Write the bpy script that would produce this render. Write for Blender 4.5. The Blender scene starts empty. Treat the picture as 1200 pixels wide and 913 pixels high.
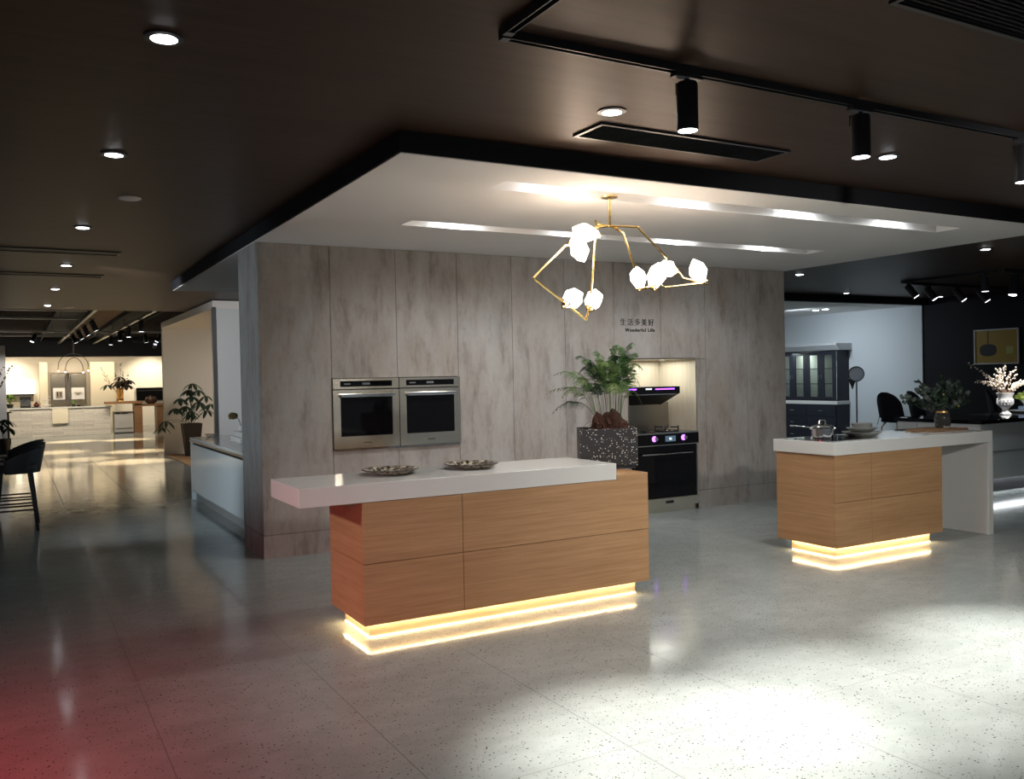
import bpy, bmesh, math, random
from mathutils import Vector, Matrix, Euler
R = math.radians
PI = math.pi
random.seed(7)
scene = bpy.context.scene
COL = scene.collection

# ------------------------------------------------------------------ materials
def new_mat(name):
    m = bpy.data.materials.new(name); m.use_nodes = True
    nt = m.node_tree; b = nt.nodes['Principled BSDF']
    return m, nt, b

def mat(name, col, rough=.5, metal=0., emit=None, es=0., spec=.5, coat=0., trans=0., ior=1.45, bump=0., bscale=60.):
    m, nt, b = new_mat(name)
    b.inputs['Base Color'].default_value = (*col, 1)
    b.inputs['Roughness'].default_value = rough
    b.inputs['Metallic'].default_value = metal
    b.inputs['Specular IOR Level'].default_value = spec
    b.inputs['Coat Weight'].default_value = coat
    b.inputs['Transmission Weight'].default_value = trans
    b.inputs['IOR'].default_value = ior
    if emit:
        b.inputs['Emission Color'].default_value = (*emit, 1)
        b.inputs['Emission Strength'].default_value = es
    if bump:
        n = nt.nodes.new('ShaderNodeTexNoise'); n.inputs['Scale'].default_value = bscale
        n.inputs['Detail'].default_value = 4
        tc = nt.nodes.new('ShaderNodeTexCoord'); nt.links.new(tc.outputs['Object'], n.inputs['Vector'])
        bp = nt.nodes.new('ShaderNodeBump'); bp.inputs['Strength'].default_value = bump
        bp.inputs['Distance'].default_value = .01
        nt.links.new(n.outputs['Fac'], bp.inputs['Height']); nt.links.new(bp.outputs['Normal'], b.inputs['Normal'])
    return m

def node(nt, t, **kw):
    n = nt.nodes.new(t)
    for k, v in kw.items(): setattr(n, k, v)
    return n

def noise(nt, vec, scale, detail=4, rough=.5):
    n = node(nt, 'ShaderNodeTexNoise'); n.inputs['Scale'].default_value = scale
    n.inputs['Detail'].default_value = detail; n.inputs['Roughness'].default_value = rough
    nt.links.new(vec, n.inputs['Vector']); return n.outputs['Fac']

def mapping(nt, vec, scale, loc=(0, 0, 0)):
    n = node(nt, 'ShaderNodeMapping'); n.inputs['Scale'].default_value = scale
    n.inputs['Location'].default_value = loc
    nt.links.new(vec, n.inputs['Vector']); return n.outputs['Vector']

def ramp(nt, fac, stops):
    n = node(nt, 'ShaderNodeValToRGB'); cr = n.color_ramp
    while len(cr.elements) < len(stops): cr.elements.new(.5)
    for e, (p, c) in zip(cr.elements, stops):
        e.position = p; e.color = (*c, 1) if len(c) == 3 else c
    nt.links.new(fac, n.inputs['Fac']); return n.outputs['Color']

def mixc(nt, a, b, fac, mode='MIX'):
    n = node(nt, 'ShaderNodeMix', data_type='RGBA', blend_type=mode)
    for s, v in ((6, a), (7, b)):
        if isinstance(v, tuple): n.inputs[s].default_value = (*v, 1)
        else: nt.links.new(v, n.inputs[s])
    if isinstance(fac, (int, float)): n.inputs[0].default_value = fac
    else: nt.links.new(fac, n.inputs[0])
    return n.outputs[2]

def mth(nt, op, a, b=None, c=None):
    n = node(nt, 'ShaderNodeMath', operation=op)
    for i, v in enumerate((a, b, c)):
        if v is None: continue
        if isinstance(v, (int, float)): n.inputs[i].default_value = v
        else: nt.links.new(v, n.inputs[i])
    return n.outputs[0]

def pos(nt): return node(nt, 'ShaderNodeNewGeometry').outputs['Position']

def concrete_mat():
    m, nt, b = new_mat('troweled_concrete')
    p = pos(nt)
    big = noise(nt, mapping(nt, p, (1.0, 1.0, .6)), 1.5, 5, .6)
    warp = node(nt, 'ShaderNodeTexNoise'); warp.inputs['Scale'].default_value = 3.0; nt.links.new(p, warp.inputs['Vector'])
    wv = node(nt, 'ShaderNodeVectorMath', operation='MULTIPLY_ADD'); nt.links.new(warp.outputs['Color'], wv.inputs[0]); wv.inputs[1].default_value = (.07, .07, .2); nt.links.new(p, wv.inputs[2])
    streak = noise(nt, mapping(nt, wv.outputs[0], (4.2, 4.2, .62), (3, 1, 0)), 1.5, 6, .66)
    patch = noise(nt, mapping(nt, wv.outputs[0], (3.2, 3.2, 1.1), (9, 4, 2)), 2.4, 8, .70)
    fine = noise(nt, mapping(nt, p, (3, 3, 1.6)), 9, 6, .7)
    c = ramp(nt, big, [(.3, (.28, .24, .21)), (.5, (.315, .29, .268)), (.72, (.345, .338, .322))])
    c2 = ramp(nt, streak, [(.34, (.54, .50, .47)), (.44, (.88, .87, .86)), (.6, (1.0, 1.0, 1.0))])
    c = mixc(nt, c, c2, .68, 'MULTIPLY')
    c4 = ramp(nt, patch, [(.38, (.52, .49, .46)), (.44, (.82, .80, .79)), (.50, (1.0, 1.0, 1.0)), (.66, (1.14, 1.14, 1.14))])
    c = mixc(nt, c, c4, .46, 'MULTIPLY')
    c3 = ramp(nt, fine, [(.3, (.86, .855, .85)), (.5, (1, 1, 1))])
    c = mixc(nt, c, c3, .8, 'MULTIPLY')
    nt.links.new(c, b.inputs['Base Color']); b.inputs['Roughness'].default_value = .62
    bp = node(nt, 'ShaderNodeBump'); bp.inputs['Strength'].default_value = .06; bp.inputs['Distance'].default_value = .01
    nt.links.new(fine, bp.inputs['Height']); nt.links.new(bp.outputs['Normal'], b.inputs['Normal'])
    return m

def floor_mat():
    m, nt, b = new_mat('polished_terrazzo')
    p = pos(nt)
    cloud = noise(nt, p, 1.1, 5, .6)
    cloud2 = noise(nt, mapping(nt, p, (1, 1.6, 1)), 5.5, 6, .65)
    c = ramp(nt, cloud, [(.3, (.240, .266, .254)), (.7, (.315, .338, .322))])
    c = mixc(nt, c, ramp(nt, cloud2, [(.35, (.86, .86, .86)), (.62, (1, 1, 1))]), .8, 'MULTIPLY')
    # dark chips
    for sc, th, keep, col in ((44, .18, .50, (.035, .035, .035)), (80, .19, .50, (.05, .05, .048)), (50, .08, .90, (.42, .42, .40))):
        v = node(nt, 'ShaderNodeTexVoronoi'); v.inputs['Scale'].default_value = sc
        nt.links.new(mapping(nt, p, (1, 1, 1), (sc * .37, 1.3, 0)), v.inputs['Vector'])
        near = mth(nt, 'LESS_THAN', v.outputs['Distance'], th)
        sp = node(nt, 'ShaderNodeSeparateColor'); nt.links.new(v.outputs['Color'], sp.inputs[0])
        pick = mth(nt, 'GREATER_THAN', sp.outputs[0], keep)
        c = mixc(nt, c, col, mth(nt, 'MULTIPLY', mth(nt, 'MULTIPLY', near, pick), .92))
    sx = node(nt, 'ShaderNodeSeparateXYZ'); nt.links.new(p, sx.inputs[0])
    def joint(o, off, pitch, w):
        f = mth(nt, 'FRACT', mth(nt, 'DIVIDE', mth(nt, 'ADD', o, off), pitch))
        f = mth(nt, 'ABSOLUTE', mth(nt, 'SUBTRACT', f, .5))
        return mth(nt, 'GREATER_THAN', f, .5 - w / pitch)
    jx = joint(sx.outputs[0], 1.295 + .81 * 40, .81, .0028)
    jy = joint(sx.outputs[1], 4.63 + 1.62 * 40, 1.62, .0018)
    j = mth(nt, 'MAXIMUM', jx, jy)
    c = mixc(nt, c, (.09, .092, .09), mth(nt, 'MULTIPLY', j, .85))
    nt.links.new(c, b.inputs['Base Color'])
    rr = ramp(nt, cloud2, [(.3, (.085, .085, .085)), (.7, (.15, .15, .15))])
    rr = mixc(nt, rr, (.6, .6, .6), j)
    nt.links.new(rr, b.inputs['Roughness'])
    b.inputs['Specular IOR Level'].default_value = .24
    bp = node(nt, 'ShaderNodeBump'); bp.inputs['Strength'].default_value = .015; bp.inputs['Distance'].default_value = .004
    nt.links.new(noise(nt, p, 9, 3), bp.inputs['Height']); nt.links.new(bp.outputs['Normal'], b.inputs['Normal'])
    return m

def wood_mat(name, dark, light, horiz=True, rough=.45):
    m, nt, b = new_mat(name)
    p = pos(nt)
    s = (.9, .9, 34) if horiz else (34, 34, .9)
    g = noise(nt, mapping(nt, p, s), 1.6, 8, .6)
    s2 = (3, 3, 260) if horiz else (260, 260, 3)
    g2 = noise(nt, mapping(nt, p, s2, (5, 2, 1)), 1.7, 4, .6)
    s3 = (.9, .9, 5) if horiz else (5, 5, .9)
    g3 = noise(nt, mapping(nt, p, s3, (1, 7, 3)), 1.2, 3, .5)
    c = ramp(nt, g, [(.3, dark), (.68, light)])
    c = mixc(nt, c, ramp(nt, g2, [(.34, (.74, .70, .66)), (.6, (1, 1, 1))]), .8, 'MULTIPLY')
    c = mixc(nt, c, ramp(nt, g3, [(.3, (.86, .84, .82)), (.65, (1, 1, 1))]), .9, 'MULTIPLY')
    nt.links.new(c, b.inputs['Base Color']); b.inputs['Roughness'].default_value = rough
    bp = node(nt, 'ShaderNodeBump'); bp.inputs['Strength'].default_value = .03; bp.inputs['Distance'].default_value = .004
    nt.links.new(g2, bp.inputs['Height']); nt.links.new(bp.outputs['Normal'], b.inputs['Normal'])
    return m

def ceiling_mat(name, col, rough=.42, spec=.34, metal=0.):
    m, nt, b = new_mat(name)
    p = pos(nt)
    g = noise(nt, mapping(nt, p, (.35, 6, 1)), 2.2, 5, .55)
    c = ramp(nt, g, [(.3, tuple(x * .85 for x in col)), (.7, tuple(x * 1.15 for x in col))])
    nt.links.new(c, b.inputs['Base Color']); b.inputs['Roughness'].default_value = rough; b.inputs['Specular IOR Level'].default_value = spec; b.inputs['Metallic'].default_value = metal
    bp = node(nt, 'ShaderNodeBump'); bp.inputs['Strength'].default_value = .10; bp.inputs['Distance'].default_value = .01
    nt.links.new(g, bp.inputs['Height']); nt.links.new(bp.outputs['Normal'], b.inputs['Normal'])
    return m

def speckle_mat(name, base, chips, scale=55, th=.26, keep=.62, rough=.4):
    m, nt, b = new_mat(name)
    tc = node(nt, 'ShaderNodeTexCoord').outputs['Object']
    v = node(nt, 'ShaderNodeTexVoronoi'); v.inputs['Scale'].default_value = scale; nt.links.new(tc, v.inputs['Vector'])
    near = mth(nt, 'LESS_THAN', v.outputs['Distance'], th)
    sp = node(nt, 'ShaderNodeSeparateColor'); nt.links.new(v.outputs['Color'], sp.inputs[0])
    pick = mth(nt, 'GREATER_THAN', sp.outputs[0], keep)
    cc = ramp(nt, sp.outputs[1], [(0, chips[0]), (1, chips[1])])
    c = mixc(nt, base, cc, mth(nt, 'MULTIPLY', near, pick))
    nt.links.new(c, b.inputs['Base Color']); b.inputs['Roughness'].default_value = rough
    return m

def brushed_mat(name, col, rough=.25):
    m, nt, b = new_mat(name)
    tc = node(nt, 'ShaderNodeTexCoord').outputs['Object']
    g = noise(nt, mapping(nt, tc, (2, 2, 160)), 3, 3)
    rr = ramp(nt, g, [(.3, (rough * .92,) * 3), (.7, (rough * 1.08,) * 3)])
    nt.links.new(rr, b.inputs['Roughness']); b.inputs['Base Color'].default_value = (*col, 1)
    b.inputs['Metallic'].default_value = 1
    return m

def brick_mat():
    m, nt, b = new_mat('white_ledge_stone')
    p = pos(nt)
    sx = node(nt, 'ShaderNodeSeparateXYZ'); nt.links.new(p, sx.inputs[0])
    cb = node(nt, 'ShaderNodeCombineXYZ'); nt.links.new(sx.outputs[0], cb.inputs[0]); nt.links.new(sx.outputs[2], cb.inputs[1])
    br = node(nt, 'ShaderNodeTexBrick'); nt.links.new(cb.outputs[0], br.inputs['Vector'])
    br.inputs['Scale'].default_value = 1; br.inputs['Brick Width'].default_value = .55; br.inputs['Row Height'].default_value = .062
    br.inputs['Mortar Size'].default_value = .003
    br.inputs['Color1'].default_value = (.72, .68, .62, 1); br.inputs['Color2'].default_value = (.55, .52, .48, 1)
    br.inputs['Mortar'].default_value = (.42, .39, .36, 1)
    nt.links.new(br.outputs['Color'], b.inputs['Base Color']); b.inputs['Roughness'].default_value = .8
    h = mixc(nt, br.outputs['Color'], (0., 0., 0.), noise(nt, p, 14, 4))
    bp = node(nt, 'ShaderNodeBump'); bp.inputs['Strength'].default_value = .9; bp.inputs['Distance'].default_value = .03
    nt.links.new(h, bp.inputs['Height']); nt.links.new(bp.outputs['Normal'], b.inputs['Normal'])
    return m

def plate_mat():
    m, nt, b = new_mat('reactive_glaze')
    tc = node(nt, 'ShaderNodeTexCoord').outputs['Object']
    g = noise(nt, tc, 38, 6, .75)
    c = ramp(nt, g, [(.44, (.012, .011, .010)), (.50, (.12, .10, .07)), (.58, (.50, .46, .36))])
    nt.links.new(c, b.inputs['Base Color']); b.inputs['Roughness'].default_value = .15
    return m

CONC = concrete_mat(); FLOORM = floor_mat()
WOOD = wood_mat('oak_veneer', (.39, .222, .102), (.50, .305, .155))
WOOD_L = wood_mat('pale_oak_panel', (.62, .56, .44), (.76, .70, .57), False, .4)
WOOD_D = wood_mat('walnut', (.22, .11, .05), (.36, .20, .10))
WOOD_F = wood_mat('honey_floorboards', (.42, .25, .12), (.55, .35, .18))
BLACKCEIL = ceiling_mat('dark_ceiling_paint', (.058, .035, .024), .45, .12, .5)
BROWNCEIL = ceiling_mat('brown_ceiling_boards', (.014, .008, .005), .9, .05)
WHITE = mat('white_plaster', (.78, .76, .74), .75, bump=.02)
WHITE_WARM = mat('warm_white_plaster', (.74, .70, .63), .7, bump=.02)
QUARTZ = mat('white_quartz', (.62, .63, .61), .10, spec=.6)
LACQ = mat('white_lacquer', (.66, .66, .64), .3)
LACQG = mat('pale_gray_gloss', (.55, .62, .65), .12)
BLACK = mat('matte_black', (.012, .012, .014), .5)
BLACKM = mat('black_metal', (.022, .023, .027), .35)
FASC = mat('black_fascia_paint', (.006, .0065, .009), .7, spec=.3)
BLKWALL = mat('black_wall_paint', (.006, .0065, .009), .7, spec=.25)
GLASSB = mat('black_glass', (.003, .003, .0035), .05, spec=.35)
STEEL = brushed_mat('brushed_steel', (.80, .73, .60), .17)
CHROME = mat('polished_steel', (.78, .77, .75), .08, metal=1)
BRASS = mat('brass', (.78, .56, .22), .22, metal=1)
CORE = mat('dark_core', (.03, .022, .016), .8)  # dark core behind the panels, also used for grooves
NAVY = mat('navy_lacquer', (.010, .013, .022), .5)
VELVET = mat('black_navy_velvet', (.009, .010, .018), .85)
LEATHER = mat('black_leather', (.014, .015, .018), .38, bump=.05, bscale=180)
SHADEM = mat('crystal_shade_glow', (.9, .9, .88), .25, emit=(1.0, .80, .62), es=15.)
LENS = mat('led_lens', (.9, .9, .9), .3, emit=(.90, .95, 1.0), es=14.)
LENSDIM = mat('led_lens_dim', (.9, .9, .9), .3, emit=(.95, .97, 1.0), es=3.5)
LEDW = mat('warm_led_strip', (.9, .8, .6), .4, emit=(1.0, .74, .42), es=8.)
LEDC = mat('neutral_led_strip', (.9, .9, .9), .4, emit=(.92, .97, 1.0), es=5.)
PURPLE = mat('purple_led', (.2, .05, .5), .4, emit=(.30, .06, 1.0), es=4.)
PURPLE2 = mat('purple_knob_ring', (.2, .05, .5), .4, emit=(.42, .12, 1.0), es=3.)
DISPW = mat('white_display_digits', (.7, .8, .9), .4, emit=(.8, .9, 1.0), es=1.2)
DISPB = mat('blue_gray_display', (.02, .03, .04), .2, emit=(.10, .16, .22), es=.5)
GRILLE = mat('dark_grille', (.02, .02, .022), .45)
TERRA = speckle_mat('black_terrazzo', (.010, .010, .012), ((.80, .78, .74), (.40, .33, .27)), 85, .28, .55, .45)
PLATEM = plate_mat()
LEAF = mat('fern_green', (.038, .095, .024), .5)
LEAF2 = mat('light_fern_green', (.11, .18, .055), .5)
LEAFD = mat('dark_green_leaf', (.018, .040, .022), .4)
EUCA = mat('gray_eucalyptus_leaf', (.045, .060, .050), .6)
STEM = mat('brown_stem', (.09, .06, .035), .7)
BARK = mat('red_brown_fern_root', (.040, .015, .009), .9, bump=1., bscale=45)
SOIL = mat('potting_soil', (.03, .02, .013), .95, bump=.8, bscale=70)
CERAM = mat('gray_stoneware', (.20, .205, .195), .35)
CERAMW = mat('white_glazed_china', (.85, .85, .86), .18)
BOARD = wood_mat('acacia_board', (.16, .085, .04), (.30, .17, .085))
GOLD = mat('gold_band', (.75, .5, .2), .3, metal=1)
TWIG = mat('pale_blossom', (.80, .72, .62), .7)
TWIGS = mat('twig_brown', (.20, .13, .09), .7)
CABB = mat('yellow_green_hydrangea', (.62, .75, .14), .6)
BLUEB = mat('pale_blue_china', (.45, .55, .85), .25)
FRAMEW = mat('pale_gray_frame', (.55, .55, .52), .4)
YELLOW = mat('ochre_print', (.30, .19, .012), .5)
LIME = mat('pale_green_note', (.36, .34, .10), .6)
PANE = mat('clear_glass', (.95, .98, .97), .03, trans=1, ior=1.45)
SMOKE = mat('smoked_glass', (.55, .54, .50), .05, trans=.95, ior=1.2)
AMBER = mat('amber_glass', (.92, .62, .28), .08, trans=.85, ior=1.3)
MINT = mat('pale_cabinet_lining', (.80, .86, .80), .6)
STONECAP = mat('gray_stone_ledge', (.58, .58, .56), .4)
POTM = mat('dark_brown_pot', (.016, .010, .007), .45)
MIRRORG = mat('disc_gray', (.26, .27, .29), .5)
PLINTH = wood_mat('pale_oak_plinth', (.60, .46, .28), (.70, .56, .36))
PINKC = mat('dusty_pink_card', (.52, .38, .34), .7)
GRAYC = mat('gray_blue_card', (.50, .56, .58), .7)
INK = mat('black_ink', (.012, .012, .012), .6)
BRICK = brick_mat()
CREAM = mat('cream_panel', (.80, .73, .58), .4)
GRAYPANEL = mat('taupe_panel', (.36, .32, .27), .4)
BRONZE = mat('bronze_round', (.10, .055, .035), .35)
REDC = mat('dark_red_ceramic', (.10, .02, .015), .4)

# ------------------------------------------------------------------ builder
WLOC = {}
class B:
    def __init__(s): s.bm = bmesh.new()
    def box(s, x0, y0, z0, x1, y1, z1):
        vs = [s.bm.verts.new((x, y, z)) for x in (x0, x1) for y in (y0, y1) for z in (z0, z1)]
        for f in ((0, 1, 3, 2), (4, 6, 7, 5), (0, 4, 5, 1), (2, 3, 7, 6), (0, 2, 6, 4), (1, 5, 7, 3)):
            s.bm.faces.new([vs[i] for i in f])
        return s
    def rbox(s, c, size, rot):
        m = Euler(rot).to_matrix(); h = Vector(size) / 2; vs = []
        for a in (-1, 1):
            for b in (-1, 1):
                for d in (-1, 1):
                    vs.append(s.bm.verts.new(Vector(c) + m @ Vector((a * h.x, b * h.y, d * h.z))))
        for f in ((0, 1, 3, 2), (4, 6, 7, 5), (0, 4, 5, 1), (2, 3, 7, 6), (0, 2, 6, 4), (1, 5, 7, 3)):
            s.bm.faces.new([vs[i] for i in f])
        return s
    def ring(s, c, r, seg, ax):
        z = Vector(ax).normalized(); x = z.orthogonal().normalized(); y = z.cross(x)
        return [s.bm.verts.new(Vector(c) + x * math.cos(2 * PI * i / seg) * r + y * math.sin(2 * PI * i / seg) * r) for i in range(seg)]
    def cyl(s, p0, p1, r0, r1=None, seg=20, caps=True):
        r1 = r0 if r1 is None else r1
        d = Vector(p1) - Vector(p0)
        a = s.ring(p0, r0, seg, d); b = s.ring(p1, r1, seg, d)
        for i in range(seg): s.bm.faces.new((a[i], a[(i + 1) % seg], b[(i + 1) % seg], b[i]))
        if caps: s.bm.faces.new(a[::-1]); s.bm.faces.new(b)
        return s
    def lathe(s, prof, c=(0, 0, 0), seg=28, M=None):
        c = Vector(c); rows = []
        for r, z in prof:
            row = []
            for i in range(seg):
                v = Vector((math.cos(2 * PI * i / seg) * max(r, .0004), math.sin(2 * PI * i / seg) * max(r, .0004), z))
                if M: v = M @ v
                row.append(s.bm.verts.new(c + v))
            rows.append(row)
        for a, b in zip(rows, rows[1:]):
            for i in range(seg): s.bm.faces.new((a[i], a[(i + 1) % seg], b[(i + 1) % seg], b[i]))
        if prof[0][0] > .0005 and prof[-1][0] > .0005:      # a ring: close the section instead of capping it
            a, b = rows[-1], rows[0]
            for i in range(seg): s.bm.faces.new((a[i], a[(i + 1) % seg], b[(i + 1) % seg], b[i]))
        else:
            s.bm.faces.new(rows[0][::-1]); s.bm.faces.new(rows[-1])
        return s
    def tube(s, pts, r, seg=8, r1=None):
        pts = [Vector(p) for p in pts]; n = len(pts); rows = []
        up = None
        for i, p in enumerate(pts):
            d = (pts[min(i + 1, n - 1)] - pts[max(i - 1, 0)]).normalized()
            if up is None: up = d.orthogonal().normalized()
            x = (up - d * up.dot(d))
            x = x.normalized() if x.length > 1e-5 else d.orthogonal().normalized()
            up = x; y = d.cross(x)
            rr = r if r1 is None else r + (r1 - r) * i / (n - 1)
            rows.append([s.bm.verts.new(p + x * math.cos(2 * PI * k / seg) * rr + y * math.sin(2 * PI * k / seg) * rr) for k in range(seg)])
        for a, b in zip(rows, rows[1:]):
            for i in range(seg): s.bm.faces.new((a[i], a[(i + 1) % seg], b[(i + 1) % seg], b[i]))
        s.bm.faces.new(rows[0][::-1]); s.bm.faces.new(rows[-1])
        return s
    def prism(s, poly, axis, a, b):
        def P(u, v, w): return {'x': (w, u, v), 'y': (u, w, v), 'z': (u, v, w)}[axis]
        A = [s.bm.verts.new(P(u, v, a)) for u, v in poly]; Bv = [s.bm.verts.new(P(u, v, b)) for u, v in poly]
        n = len(poly)
        for i in range(n): s.bm.faces.new((A[i], A[(i + 1) % n], Bv[(i + 1) % n], Bv[i]))
        s.bm.faces.new(A[::-1]); s.bm.faces.new(Bv); return s
    def poly(s, pts):
        s.bm.faces.new([s.bm.verts.new(p) for p in pts]); return s
    def hull(s, pts):
        vs = [s.bm.verts.new(p) for p in pts]
        r = bmesh.ops.convex_hull(s.bm, input=vs)
        for g in r['geom_interior']:
            if isinstance(g, bmesh.types.BMVert) and g.is_valid: s.bm.verts.remove(g)
        return s
    def build(s, name, m, parent=None, smooth=False, bev=0., local=False, bseg=2):
        """vertices are world coordinates unless local; stored relative to the parent's place"""
        bmesh.ops.recalc_face_normals(s.bm, faces=s.bm.faces[:])
        off = Vector((0, 0, 0)) if (local or parent is None) else WLOC.get(parent.name, Vector((0, 0, 0)))
        if off.length > 0:
            for v in s.bm.verts: v.co -= off
        me = bpy.data.meshes.new(name); s.bm.to_mesh(me); s.bm.free()
        if smooth:
            for p in me.polygons: p.use_smooth = True
            me.set_sharp_from_angle(angle=R(38))
        me.materials.append(m)
        o = bpy.data.objects.new(name, me); COL.objects.link(o)
        if parent is not None: o.parent = parent
        WLOC[o.name] = off
        if bev:
            b = o.modifiers.new('bevel', 'BEVEL'); b.width = bev; b.segments = bseg; b.limit_method = 'ANGLE'
            b.harden_normals = False
        return o

def thing(name, label, cat, loc=(0, 0, 0), group=None, rz=0):
    o = bpy.data.objects.new(name, None); COL.objects.link(o); o.location = loc; o.rotation_euler = (0, 0, rz)
    o.empty_display_size = .1
    WLOC[o.name] = Vector(loc)
    return tag(o, label, cat, group)
def tag(o, label, cat, group=None):
    o['label'] = label; o['category'] = cat
    if group: o['group'] = group
    return o
def struct(o): o['kind'] = 'structure'; return o
def copy_tree(o, parent=None):
    c = o.copy(); COL.objects.link(c)
    if parent is not None: c.parent = parent; 
    for ch in [x for x in KIDS.get(o.name, [])]: copy_tree(ch, c)
    return c
KIDS = {}
def index_kids():
    KIDS.clear()
    for x in bpy.data.objects:
        if x.parent: KIDS.setdefault(x.parent.name, []).append(x)

# ------------------------------------------------------------------ camera
cam = bpy.data.cameras.new('camera'); co = bpy.data.objects.new('camera', cam); COL.objects.link(co)
cam.sensor_fit = 'HORIZONTAL'; cam.sensor_width = 36; cam.lens = 1035.3 * 36 / 1200
yaw, pitch, roll = R(29.387), R(-.855), R(-1.1727)
Fv = Vector((math.sin(yaw) * math.cos(pitch), math.cos(yaw) * math.cos(pitch), math.sin(pitch)))
Rv = Vector((math.cos(yaw), -math.sin(yaw), 0)); Uv = Rv.cross(Fv)
R2 = Rv * math.cos(roll) + Uv * math.sin(roll); U2 = -Rv * math.sin(roll) + Uv * math.cos(roll)
M = Matrix((R2, U2, -Fv)).transposed().to_4x4(); M.translation = Vector((-1.7966, -7.4944, 1.5))
co.matrix_world = M; cam.clip_start = .05; cam.clip_end = 200
scene.camera = co

# ------------------------------------------------------------------ setting
CZ = 2.785     # dark ceiling height
SZ = 2.67      # white soffit / wall height
struct(B().box(-14, -12, -.12, 20, 32, 0).build('floor', FLOORM))
struct(B().box(-14, -12, CZ, 20, 9.3, CZ + .3).build('ceiling', BLACKCEIL))
# higher ceiling beyond, brown boards
struct(B().box(-14, 9.3, 3.05, 20, 32, 3.2).build('ceiling_rear', BROWNCEIL))
struct(B().box(-.345, 9.3, 3.03, .245, 24.75, 3.05).build('ceiling_board', ceiling_mat('brown_ceiling_strip', (.16, .095, .05), .7, .1)))
# black beam above the far kitchen
struct(B().box(-14, 24.8, 2.44, 6, 25.1, 3.05).build('beam', BLKWALL))

# soffit with two long troughs
sx0, sx1, sy0, sy1 = -.02, 6.13, -3.218, 4.37
SL = ((-2.865, -2.635), (-1.43, -1.205)); X0s, X1s = .80, 5.18
b = B()
ys = [sy0, SL[0][0], SL[0][1], SL[1][0], SL[1][1], sy1]
for i in range(5):
    if i in (1, 3):
        b.box(sx0, ys[i], SZ, X0s, ys[i + 1], CZ - .005); b.box(X1s, ys[i], SZ, sx1, ys[i + 1], CZ - .005)
        b.box(X0s, ys[i], CZ - .025, X1s, ys[i + 1], CZ - .005)
    else:
        b.box(sx0, ys[i], SZ, sx1, ys[i + 1], CZ - .005)
soff = struct(b.build('soffit', WHITE))
b = B()
t = .012
b.box(sx0 - t, sy0 - t, SZ + .004, sx1 + t, sy0 - .0005, CZ - .001); b.box(sx0 - t, sy1 + .0005, SZ + .004, sx1 + t, sy1 + t, CZ - .001)
b.box(sx0 - t, sy0, SZ + .004, sx0 - .0005, sy1, CZ - .001); b.box(sx1 + .0005, sy0, SZ + .004, sx1 + t, sy1, CZ - .001)
struct(b.build('trim_1', FASC))

# concrete-faced wall block
WD = .72; NX0, NX1, NZ = 3.83, 4.75, 1.65; ND = .62
b = B()
b.box(.02, .02, 0, NX0 - .012, WD - .012, SZ - .002); b.box(NX1 + .012, .02, 0, 6.11, WD - .012, SZ - .002)
b.box(NX0 - .012, .02, NZ + .012, NX1 + .012, WD - .012, SZ - .002); b.box(NX0 - .012, ND + .012, 0, NX1 + .012, WD - .012, NZ + .012)
wall = struct(b.build('wall_center', CORE))
J = [0, .62, 1.235, 1.85, 2.44, 3.05, 3.66, 4.275, 4.9, 5.515, 6.13]
g = .0022
def panel(x0, z0, x1, z1):
    struct(B().box(x0 + g, 0, z0 + g, x1 - g, .02, z1 - g).build('wall_panel', CONC, wall))
ZB = .198
for i, (a, c) in enumerate(zip(J, J[1:])):
    if i in (1, 2): panel(a, ZB, c, .885); panel(a, 1.512, c, SZ)
    elif i == 6: panel(a, ZB, NX0, NZ); panel(a, NZ, c, SZ)
    elif i == 7: panel(NX1, ZB, c, NZ); panel(a, NZ, c, SZ)
    else: panel(a, ZB, c, SZ)
struct(B().box(0, .02, ZB + g, .02, WD, SZ - g).build('wall_panel', CONC, wall))
struct(B().box(6.11, .02, ZB + g, 6.13, WD, SZ - g).build('wall_panel', CONC, wall))
struct(B().box(.02, WD - .012, 0, 6.11, WD, SZ - g).build('wall_panel', CONC, wall))
b = B(); b.box(0, 0, 0, NX0, .02, ZB - g); b.box(NX1, 0, 0, 6.13, .02, ZB - g); b.box(0, .02, 0, .02, WD, ZB - g); b.box(6.11, .02, 0, 6.13, WD, ZB - g)
struct(b.build('baseboard_center', CONC))
b = B()
b.box(NX0 - .012, .0, .0, NX0, ND, NZ); b.box(NX1, .0, .0, NX1 + .012, ND, NZ)
b.box(NX0 - .012, ND, 0, NX1 + .012, ND + .012, NZ); b.box(NX0 - .012, 0, NZ, NX1 + .012, ND + .012, NZ + .012)
struct(b.build('wall_niche', WOOD_L))
# light in the niche
t_ = thing('niche_light', 'small round light in the top right of the cooking niche', 'light', (4.58, .36, NZ - .001))
B().lathe([(.034, 0), (.042, 0), (.042, -.010), (.034, -.012)], (4.58, .36, NZ - .001), 20).build('bezel', WHITE, t_, smooth=True)
B().lathe([(0, -.004), (.034, -.004), (.034, -.009), (0, -.010)], (4.58, .36, NZ - .001), 20).build('lens', LENSDIM, t_, smooth=True)

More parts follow.
